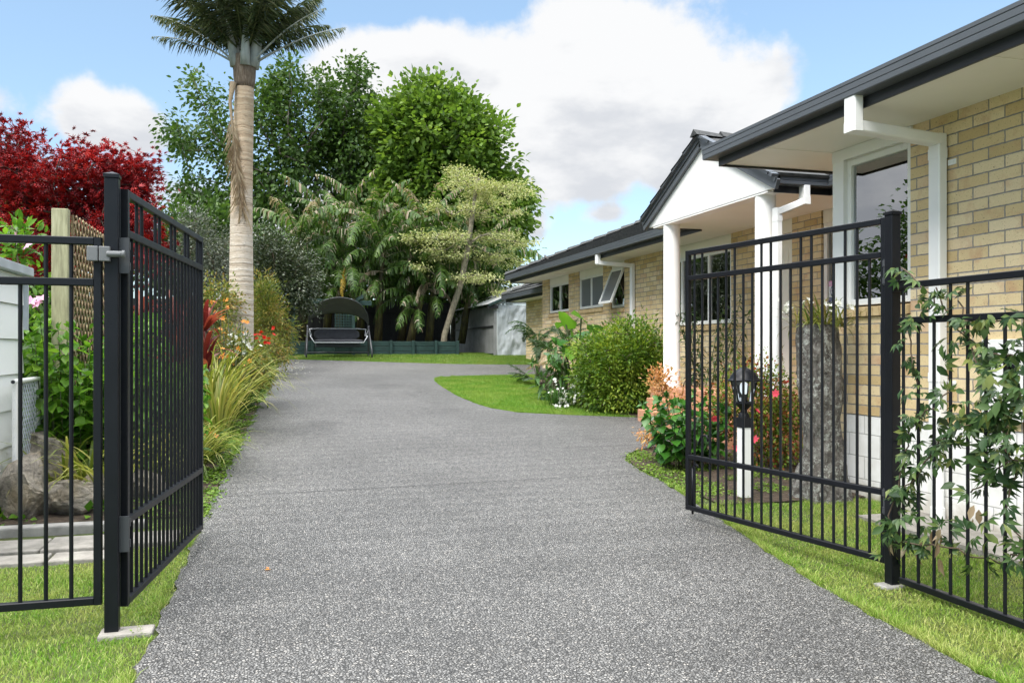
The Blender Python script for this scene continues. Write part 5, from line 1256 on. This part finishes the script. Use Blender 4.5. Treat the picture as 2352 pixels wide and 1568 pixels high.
strapplant('strap leaved clump by the tan boulder and the wire gate', [foot(120, 7.4)], 26, .62, .024, 'lf_strap', (40, 80), (70, 140))
strapplant('strap leaved clump behind the middle of the left gate', [foot(335, 7.5), foot(380, 7.9), foot(420, 8.0)], 50, .85, .026, 'lf_strap', (45, 85), (70, 140))
strapplant('strap leaved clump at the free end of the left gate', [foot(458, 8.6), foot(430, 8.2)], 50, .72, .024, 'lf_strap', (40, 80), (90, 150))
strapplant('large arching pale strap leaved clump below the palm', [foot(478, 11.0), foot(512, 11.8), foot(500, 10.6), foot(530, 12.8)], 75, 1.5, .028, 'lf_strap', (55, 88), (80, 150), .18)
strapplant('darker green strap clump behind the pale arching one', [foot(535, 12.2), foot(560, 13.0)], 55, .85, .024, 'lf_strapg', (50, 85), (60, 130), .16)
strapplant('thin grassy clump at the driveway edge below the palm', [foot(588, 15.2), foot(600, 16.6)], 50, .55, .014, 'lf_strap', (50, 85), (60, 130), .18)
# cordylines with wide red leaves
for lab, px, d, n, h in (('wine red broad leaved cordyline at the free end of the left gate', 470, 11.4, 30, 1.25), ('wine red cordyline seen through the middle of the left gate', 405, 10.6, 34, 1.35), ('dark red cordyline seen beside the left gate hinge post', 325, 10.2, 34, 1.45)):
    b = foot(px, d); root = thing('cordyline', b, lab, 'plant', 'red leaved cordylines'); m = MB(); m.tube([b - (0, 0, .1), b + (0, 0, h * .6), b + (.03, 0, h)], .022, 8); m.build('stem', M['twig'], root)
    t = Tri()
    for q in (.55, .75, 1.0): straps(t, b + (0, 0, h * q), n // 2, .58, .085, (20, 80), (40, 110), (0, 360), .03, 7)
    t.build('foliage', M['lf_cordy'], root)
# shrubs behind the bed
shrub('olive_bush', 'large dark olive leaved bush right of the palm, spangled white', 23.5, [(650, 620, 75, 70, 70), (690, 660, 45, 55, 40), (610, 570, 60, 40, 36), (640, 700, 60, 45, 30), (600, 640, 40, 70, 30)], .8, 'lf_feijoa', .085, .05, 75, .18, 'diamond', tr=.06)
r_, A_ = shrub('silver_bush', 'silvery grey leaved bush left of the palm trunk', 17.5, [(485, 590, 55, 65, 50), (450, 540, 40, 45, 26), (510, 640, 30, 50, 22), (420, 610, 50, 60, 26)], .6, 'lf_silver', .075, .028, 60, .15, 'diamond', tr=.04)
shrub('nandina_bush', 'yellow and bronze small leaved bush left of the palm foot', 14.6, [(490, 690, 40, 45, 34), (520, 700, 22, 40, 18), (470, 740, 40, 40, 20)], .4, 'lf_mixed', .065, .030, 34, .12, 'diamond', tr=.02)
shrub('conifer_bush', 'feathery green and bronze bush right of the palm trunk', 20, [(615, 715, 32, 60, 36), (600, 780, 40, 40, 26), (640, 770, 26, 40, 22), (600, 670, 25, 30, 14)], .5, 'lf_mixed', .11, .018, 75, .13, 'diamond', tr=.03)
r_, _ = shrub('low_bush', 'low bronze tipped bush with red flower heads at the back of the bed', 18.5, [(610, 800, 40, 25, 22), (640, 812, 20, 18, 10)], .4, 'lf_mixed', .08, .03, 40, .12, 'diamond', tr=.02)
blossom(r_, 'flower', [at(602 + rng.normal(0, 12), 776 + rng.normal(0, 12), 17.8) for _ in range(14)], M['fl_red'], .06, 7)
r_, _ = shrub('rhododendron', 'green rhododendron with pale pink flowers in front of the palm foot', 13.4, [(535, 800, 40, 36, 30), (560, 840, 44, 34, 30), (590, 860, 26, 26, 14), (520, 860, 36, 30, 16)], .45, 'lf_mixed', .085, .030, 34, .11, 'oval', tr=.02)
blossom(r_, 'flower', [at(548 + rng.normal(0, 18), 790 + rng.normal(0, 14), 13.0) for _ in range(20)], M['fl_white'], .05)
# orange lilies on thin stalks
al = thing('lily_plant', foot(500, 12.4), 'orange and yellow lilies standing over the pale strap leaves', 'flowers')
t = Tri(); heads = []
for _ in range(20):
    px = rng.uniform(468, 565); d = rng.uniform(12., 13.4); b = foot(px, d); tp = at(px + rng.normal(0, 12), rng.uniform(690, 850), d); t.tube([b, (b + tp) / 2 + (rng.normal(0, .05), 0, .05), tp], .006, 4); heads.append(tp)
t.build('stalks', M['stem'], al)
for hd in heads: blossom(al, 'flower', [hd + rng.normal(0, .035, 3) for _ in range(2)], M['fl_orange'], .048, 6, 'lance')
cl = thing('clivia_plant', foot(470, 9.2), 'low clump with coral flower heads by the end of the left gate', 'flowers', None)
t = Tri(); straps(t, foot(470, 9.3), 26, .5, .045, (40, 75), (60, 110), (0, 360), .1); straps(t, foot(488, 9.0), 18, .45, .04, (40, 75), (60, 110), (0, 360), .1); t.build('foliage', M['lf_strapg'], cl)
blossom(cl, 'flower', [at(478, 995, 9.0), at(488, 1003, 9.0), at(470, 1010, 9.0), at(483, 1073, 8.7), at(478, 1082, 8.7), at(490, 1078, 8.7), at(474, 1090, 8.7)], M['fl_orange'], .07, 7)
mg, _ = shrub('magnolia_shrub', 'pink flowered magnolia with lime leaves beside the white shed', 8.75, [(75, 660, 40, 40, 14), (50, 560, 36, 36, 12), (20, 540, 30, 30, 8), (95, 730, 36, 30, 12)], .2, 'lf_shrub', .11, .05, 9, .06, 'oval', base=foot(85, 8.9), tr=.018)
for c_ in ((70, 695), (88, 700), (60, 560), (42, 545), (98, 688)): blossom(mg, 'flower', [at(*c_, 8.5)], M['fl_mag'], .085, 7, 'lance')
# ground cover
def cover(name, P, L, leaf, k, label, spread=.03):
    t = Tri(); n = len(P) * k; PP = np.repeat(P, k, 0) + np.c_[rng.normal(0, spread, (n, 2)), rng.uniform(.0, .035, n)]
    D = np.c_[rng.normal(size=(n, 2)), rng.uniform(-.1, .7, n)]; N = np.c_[rng.normal(0, .4, (n, 2)), np.ones(n)]; s = rng.uniform(.5, 1.2, n)
    t.leaves(PP, D, N, L * s, L * .62 * s, 'diamond'); o = t.build(name, M[leaf]); o['kind'] = 'stuff'; o['label'] = label; return o
P = scatter(15000, -1.4, .4, 6.6, 25, lambda x, y: (x < xlft(y) + .03) & (x > xlft(y) - .25 - .55 * rng.random(len(x))))
P = P[[mnoise.noise((a * 2.3, b * 2.3, 4.)) > -.3 for a, b, _ in P]]
cover('weeds', P, .040, 'lf_weed', 7, 'bright green weeds creeping along the driveway edge')
P = scatter(2600, 3.55, 5.0, 6.7, 9.4, lambda x, y: (x > xr(y) + .01)); P = P[[mnoise.noise((a * 2.6, b * 2.6, 9.)) + .5 * (x_ < 4.05) > .05 for (a, b, _), x_ in zip(P, P[:, 0])]]
cover('weeds', P, .030, 'lf_weed', 6, 'creeping green weeds over the bed before the lantern')
P = scatter(3200, -7, .0, 7, 25, lambda x, y: (x < xlft(y) - .75)); cover('undergrowth', P, .10, 'lf_shrub', 7, 'low leafy undergrowth filling the left bed', .10)

# ------------------------------------------------------------------ right garden
d = 7.55; b = foot(1886, d); b[2] -= .1
st = thing('tree_stump', b, 'tall lichen covered tree stump used as a planter', 'tree stump')
n, k = 60, 64; V = []
for i in range(n + 1):
    z = b[2] + 1.62 * i / n; q = i / n
    r0 = .186 + .075 * max(0, 1 - q * 3.2) ** 1.5 - .015 * q + .02 * math.sin(q * 9 + 1)
    cx_ = b[0] + .02 * math.sin(q * 4) - .03 * q; cy_ = b[1]
    for j in range(k):
        a = 2 * math.pi * j / k; v = Vector((math.cos(a), math.sin(a), q * 3.4))
        r = r0 * (1 + .17 * mnoise.fractal(v * 1.3, 1, 2, 5) + .07 * mnoise.noise(v * 5) + .03 * mnoise.noise(v * 13) + .05 * max(0, 1 - q * 4) * math.sin(5 * a)); V.append((cx_ + r * math.cos(a), cy_ + r * math.sin(a), z + .03 * mnoise.noise((math.cos(a) * 2, math.sin(a) * 2, 1)) * (i == n)))
V.append((b[0] - .03, b[1], b[2] + 1.60)); F = []
for i in range(n):
    for j in range(k):
        a0, a1, b0, b1 = i * k + j, i * k + (j + 1) % k, (i + 1) * k + j, (i + 1) * k + (j + 1) % k; F += [(a0, a1, b1), (a0, b1, b0)]
F += [(n * k + j, n * k + (j + 1) % k, len(V) - 1) for j in range(k)]
npmesh('trunk', V, F, M['lichen'], st, True)
bt = np.array([b[0] - .03, b[1], b[2] + 1.6])
oc = thing('orchid_plant', bt, 'trailing orchids with white flowers on top of the tree stump', 'orchid')
t = Tri(); 
for _ in range(9):
    p = bt + (rng.normal(0, .10), rng.normal(0, .10), 0); straps(t, p, 16, .38, .018, (10, 85), (40, 130), (0, 360), .04)
t.build('foliage', M['lf_orchid'], oc)
for s in range(9):
    a = rng.uniform(2.0, 5.6) if s < 6 else rng.uniform(0, 6.3); tp = bt + (math.cos(a) * rng.uniform(.15, .32), math.sin(a) * rng.uniform(.15, .3), rng.uniform(.0, .28)); t = Tri(); t.tube([bt, (bt + tp) / 2 + (0, 0, .12), tp], .003, 4); t.build('flower_stalk', M['stem'], oc)
    blossom(oc, 'flower', [tp + rng.normal(0, .025, 3) for _ in range(3)], M['fl_white'], .036, 5)
# shrubs of the entrance bed
hy = stemshrub('hydrangea', 'glossy green hydrangea leaning out behind the free end of the right gate', 'shrub', patch(1525, 1640, 8.6, 9.4, 34), list(rng.uniform(.40, .72, 34)), 'lf_hydra', .15, .105, lean=.5, pairs=.07, top=.25)
r_, _ = shrub('azalea', 'small peach leaved azalea between the steps and the hydrangea', 9.9, [(1515, 868, 30, 20, 14), (1530, 898, 24, 22, 8), (1545, 930, 24, 18, 5), (1500, 990, 20, 18, 6), (1575, 890, 14, 30, 4), (1520, 955, 16, 14, 3), (1488, 1005, 14, 7, 4)], .16, 'lf_peach', .055, .024, 22, .055, 'diamond', base=foot(1555, 9.3), tr=.014)
r_, A_ = shrub('azalea', 'rust brown azalea with faded blossom behind the lantern post', 9.0, [(1740, 930, 70, 75, 60), (1680, 950, 40, 80, 34), (1790, 980, 44, 80, 36), (1720, 870, 40, 40, 20), (1810, 920, 20, 50, 12), (1760, 1030, 60, 40, 24)], .35, 'lf_azalea', .045, .018, 34, .09, 'diamond', base=foot(1745, 9.1), tr=.022)
f = foliage(A_[rng.random(len(A_)) < .75], 14, .08, .040, .030, 'diamond', A_.mean(0)); f.build('faded_blossom', M['lf_rust'], r_)
blossom(r_, 'flower', [at(1738, 945, 8.6), at(1733, 1010, 8.6), at(1782, 905, 8.6), at(1806, 880, 8.7), at(1690, 1030, 8.5), at(1640, 960, 8.6)], M['fl_coral'], .055, 7)
pc = stemshrub('porch_plant', 'dark drooping leafy plant on the porch behind the near column', 'plant', [np.array([6.1 + rng.normal(0, .12), 11.2 + rng.normal(0, .2), .8]) for _ in range(12)], list(rng.uniform(.5, 1.35, 12)), 'lf_fern', .16, .04, 'lance', lean=.5, pairs=.07)
pc2 = stemshrub('porch_plant', 'low yellow green plant under the porch window', 'plant', [np.array([6.4 + rng.normal(0, .1), 10.6 + rng.normal(0, .3), .8]) for _ in range(10)], list(rng.uniform(.3, .8, 10)), 'lf_orchid', .16, .035, 'lance', lean=.6, pairs=.06)
# shrubs along the far wall
r_, A_ = shrub('azalea', 'big rounded green and yellow azalea beside the porch steps', 13.6, [(1425, 818, 62, 48, 80), (1375, 858, 40, 46, 50), (1462, 872, 46, 60, 70), (1405, 900, 58, 40, 60), (1488, 812, 28, 48, 36), (1362, 815, 22, 32, 18), (1442, 775, 34, 26, 20), (1440, 922, 58, 22, 36), (1395, 772, 12, 18, 5), (1478, 758, 12, 20, 6), (1508, 790, 9, 22, 5), (1346, 800, 10, 18, 4), (1335, 866, 10, 26, 5), (1420, 756, 8, 14, 3), (1355, 918, 18, 22, 9)], .6, 'lf_azalea', .072, .032, 52, .095, 'diamond', base=foot(1425, 13.7), tr=.04, surf=.3)
wf = strapplant('white flowered strap leaved clump before the round azalea', [foot(px, 14.2) for px in (1275, 1300, 1325, 1350, 1285, 1330)], 48, .42, .014, 'lf_strapg', (50, 88), (40, 120), .16, 'bluebell_plant', 'flowers', None)
heads = [at(rng.uniform(1262, 1350), rng.uniform(868, 945), rng.uniform(13.6, 14.3)) for _ in range(34)]
t = Tri()
for hd in heads: b_ = np.array([hd[0], hd[1], g(hd[1])]); t.tube([b_, hd], .004, 4)
t.build('stalks', M['stem'], wf)
for hd in heads: blossom(wf, 'flower', [hd + rng.normal(0, .028, 3) for _ in range(4)], M['fl_white'], .032, 5)
# elephant ear
ee = thing('elephant_ear', foot(1330, 15.4), 'elephant ear plant with huge glossy heart leaves by the far house wall', 'plant')
for i, (px, py, s, up) in enumerate(((1300, 745, .62, .9), (1325, 770, .58, .5), (1365, 760, .5, .8), (1310, 800, .5, .2), (1270, 820, .45, .1), (1355, 800, .45, .3), (1335, 730, .40, .9), (1285, 780, .48, .4), (1380, 785, .40, .7))):
    tp = at(px, py, 15.2 + rng.normal(0, .2)); b_ = foot(1325, 15.5); t = Tri(); t.tube([b_, (b_ + tp) / 2 + (0, 0, .12), tp], .016, 6, 1)
    D = unit(np.array([rng.normal(-.3, .5), -.6, up - .5])); N = unit(np.array([rng.normal(0, .2), -.7, .9]))
    t.leaves([tp - D * s * .25], [D], [N], s, s * .72, 'oval'); t.leaves([tp + unit(np.cross(D, N)) * s * q - D * s * .05 for q in (-.17, .17)], [-D + unit(np.cross(D, N)) * q * 2 for q in (-.17, .17)], [N, N], s * .36, s * .3, 'oval'); t.build('leaf', [M['lf_shrub'] if i % 3 == 0 else M['lf_hydra'], M['stem']], ee)
gl = stemshrub('ginger_plant', 'shell ginger with long pale striped leaves below the elephant ear', 'plant', [foot(px, 15) for px in rng.uniform(1245, 1335, 22)], list(rng.uniform(.35, .95, 22)), 'lf_strapg', .34, .075, 'lance', lean=.5, pairs=.13)
def fernplant(name, label, px, d, n, L, lw, ln, e0, droop, h, leaf='lf_fern', stemr=.02, group=None, nl=30):
    b_ = foot(px, d); root = thing(name, b_, label, 'plant', group)
    for k in range(n):
        t = Tri(); a = k * 2.399 + rng.uniform(-.3, .3); s = b_ + (0, 0, h * rng.uniform(.5, 1)) + np.array([math.cos(a), math.sin(a), 0]) * .05
        if h > .3: t.tube([b_, s], stemr, 5, 1)
        frond(t, s, a, R(rng.uniform(*e0)), L * rng.uniform(.75, 1.1), R(rng.uniform(*droop)), lw, ln, .35, nl, 0, 1, .010, .1); t.build('frond', [M[leaf], M['stem']], root)
    return root
fernplant('fern_palm', 'dark feathery palm on slim stems at the corner of the far wall', 1235, 17.6, 15, .75, .022, .17, (20, 80), (60, 120), 1.15)
fernplant('fern_palm', 'cycad like palm with stiff fronds rising before the far windows', 1290, 16.6, 12, .95, .020, .16, (35, 85), (50, 100), .95)
fernplant('fern_palm', 'low spreading fern at the driveway corner of the bed', 1225, 18.2, 10, .6, .025, .14, (5, 40), (20, 60), .12)
r_ = fernplant('fern_palm', 'palm with pale dying fronds behind the elephant ear', 1300, 16.0, 8, .8, .018, .20, (-10, 40), (40, 90), .95, 'lf_dead')

# vine on the right fence
vn = thing('climbing_vine', (3.455, 3.7, 0), 'climbing vine scrambling over the right fence and gate post', 'vine')
def fp(px, py, off=0.): return onX(px, py, 3.43 + off)
ST = [[(2050, 1325), (2040, 1230), (2055, 1130), (2075, 1050), (2090, 985), (2130, 940), (2180, 900)], [(2085, 990), (2110, 930), (2100, 850), (2085, 760), (2120, 720), (2150, 690), (2105, 645), (2070, 615)],
      [(2060, 1130), (2110, 1090), (2130, 1050), (2160, 1010), (2210, 980), (2260, 960)], [(2352, 1260), (2300, 1290), (2200, 1265), (2120, 1250), (2050, 1240)], [(2352, 820), (2290, 815), (2240, 800), (2190, 740), (2150, 660)],
      [(2340, 1250), (2310, 1180), (2330, 1090), (2300, 1000), (2290, 930), (2250, 850), (2215, 760), (2200, 690)], [(2352, 900), (2310, 960), (2280, 1020), (2230, 1050)], [(2352, 720), (2300, 735), (2250, 745), (2190, 735)], [(2352, 1050), (2300, 1070), (2260, 1100), (2230, 1130)]]
t = Tri(); tf = Tri(); lp_ = []
for s in ST:
    pts = [fp(x, y, rng.normal(0, .03)) for x, y in s]; fine = []
    for a_, b_ in zip(pts, pts[1:]):
        for q in np.linspace(0, 1, 5)[:-1]: fine.append(a_ * (1 - q) + b_ * q + rng.normal(0, .008, 3))
    fine.append(pts[-1]); t.tube(fine, .0042, 5); lp_ += fine[::1]
t.build('stems', M['twig'], vn, True)
dens = [(2320, 860, 60, 70, 120), (2300, 960, 60, 70, 120), (2200, 1000, 70, 50, 80), (2130, 1040, 50, 40, 42), (2340, 800, 40, 30, 40), (2090, 1150, 36, 60, 60), (2050, 1210, 36, 40, 44), (2240, 830, 40, 40, 30), (2330, 1040, 40, 50, 50), (2110, 1245, 50, 20, 24), (2200, 770, 50, 30, 20), (2150, 720, 40, 40, 14), (2260, 1220, 60, 60, 30), (2100, 930, 20, 70, 16), (2150, 1210, 40, 40, 20), (2230, 960, 50, 30, 36)]
PP = np.array([fp(x + rng.normal(0, rx * .6), y + rng.normal(0, ry * .6), rng.normal(0, .06)) for x, y, rx, ry, n in dens for _ in range(int(n * .21))]); PP = np.concatenate([PP, np.repeat(np.array(lp_), 1, 0) + rng.normal(0, .025, (len(lp_), 3))])
n = len(PP); D = np.c_[rng.normal(-.3, .6, n), rng.normal(-.3, .6, n), rng.normal(-.45, .5, n)]; N = np.c_[rng.normal(-.6, .5, n), rng.normal(-.3, .5, n), rng.normal(.6, .4, n)]; s = rng.uniform(.045, .10, n)
tf.leaves(PP, D, N, s, s * 1.0, 'compound'); i = rng.random(n) < .5
tf.leaves(PP[i] + rng.normal(0, .03, (i.sum(), 3)), D[i] + rng.normal(0, .4, (i.sum(), 3)), N[i], s[i] * .9, s[i] * .48, 'oval')
tf.build('foliage', M['lf_vine'], vn)
t = Tri(); Q = np.array([fp(x + rng.normal(0, 14), y + rng.normal(0, 18), rng.normal(0, .03)) for x, y in [(2045, 1255), (2170, 1220), (2165, 1270), (2150, 1240), (2300, 960), (2090, 1260), (2235, 1180)] for _ in range(3)])
t.leaves(Q, np.c_[rng.normal(0, .3, (len(Q), 2)), -np.ones(len(Q))], rng.normal(size=(len(Q), 3)), .085, .035, 'oval'); t.build('dead_foliage', M['lf_dead'], vn)
# fallen petals on the drive, a leaf, the bird on the roof
t = Tri(); P = np.array([foot(rng.normal(672, 22), rng.uniform(19.5, 24.2)) + (0, 0, .014) for _ in range(60)]); P = P[P[:, 0] > xlft(P[:, 1]) + .03]
t.leaves(P, np.c_[rng.normal(size=(len(P), 2)), np.zeros(len(P))], np.tile([0, 0, 1.], (len(P), 1)), .055, .04, 'diamond'); o = t.build('petals', M['fl_white']); o['kind'] = 'stuff'; o['label'] = 'white petals fallen on the far end of the driveway'
t = Tri(); p = np.array([-.02, 5.35, .022]); t.leaves([p, p + (.02, .01, .004)], [(1, .2, .1), (-.4, 1, .2)], [(0, 0, 1.), (.2, 0, 1)], .036, .022, 'oval')
tag(t.build('fallen_leaf', M['fl_orange']), 'single orange leaf lying on the driveway', 'leaf')
bp_ = np.array([6.42, 19.4, 3.49]); m = MB()
m.tube([bp_ + (-.0, -.07, .04), bp_ + (0, -.02, .06), bp_ + (0, .04, .075), bp_ + (0, .075, .11), bp_ + (0, .10, .13), bp_ + (0, .135, .128)], [.006, .03, .042, .028, .024, .004], 8); m.tube([bp_ + (0, -.16, .02), bp_ + (0, -.06, .045)], [.014, .012], 5)
for s in (-1, 1): m.tube([bp_ + (.015 * s, .02, -.03), bp_ + (.012 * s, .02, .05)], .004, 4)
tag(m.build('bird', M['birdm'], None, True), 'small dark bird perched on the far roof edge', 'bird')

for px_, py_, hh, lab in ((-11.5, 22.0, 6.4, 'tall green tree mirrored in the near house window'), (-7.0, 25.5, 5.0, 'lower bushy tree mirrored in the near house window'), (-15.5, 18.0, 7.0, 'broad tree mirrored at the edge of the near house window')):
    b = np.array([px_, py_, g(py_)])
    tree('garden_tree', lab, 'tree', [b, b + (0, 0, hh * .2), b + (.1, .1, hh * .4)], [((px_, py_, hh * .55 + .6), (3.0, 3.0, hh * .45), 170), ((px_ + .8, py_ - .5, hh * .9), (1.4, 1.4, 1.2), 40)], .2, 60, .34, .20, .14, 'diamond', M['lf_dark'], M['bark'])

for o in list(C.objects):
    k = {'metal_fence': 'black barred fence panels', 'azalea': 'azaleas in the house beds', 'fern_palm': 'feathery palms by the far house wall', 'porch_plant': 'leafy plants on the porch', 'garden_tree': 'trees mirrored in the near window', 'leafy_shrub': 'lime green shrubs in the left bed'}.get(o.name.split('.')[0])
    if k and o.parent is None and 'group' not in o: o['group'] = k

def fringe(n, ys_, xf, side):
    y = rng.uniform(*ys_, n); x = xf(y) + side * rng.gamma(1.6, .018, n); k = np.array([mnoise.noise((a * 3, b * 3, 2.)) > -.15 for a, b in zip(x, y)]); x, y = x[k], y[k]
    return np.c_[x, y, g(y) - .012]
P = np.concatenate([fringe(9000, (2.2, 6.6), xlft, -1), fringe(11000, (1.0, 7.2), xr, 1)])
blades('grass', P, rng.uniform(.025, .06, len(P)), rng.uniform(.003, .005, len(P)), M['grass'], 'ragged grass fringe overhanging the driveway edges')
P = fringe(9000, (12.3, 19.3), xr, 1); blades('grass', P, rng.uniform(.03, .06, len(P)), rng.uniform(.004, .007, len(P)), M['grass2'], 'ragged fringe round the lawn island')
P = np.concatenate([scatter(2200, -3.4, -.5, 2.2, 6.5, lambda x, y: (x < xlft(y) - .03) & ~((x < -1.05) & (y > 5.84))), scatter(2600, 2.6, 5.0, 1., 6.9, lambda x, y: (x > xr(y) + .04) & ~((x > 4.45) & (y < 5.8)))])
P = P[[mnoise.noise((a * 1.9, b * 1.9, 7.)) > .02 for a, b, _ in P]]
cover('clover', P, .016, 'lf_weed', 5, 'clover and small weeds in the front lawns', .02)
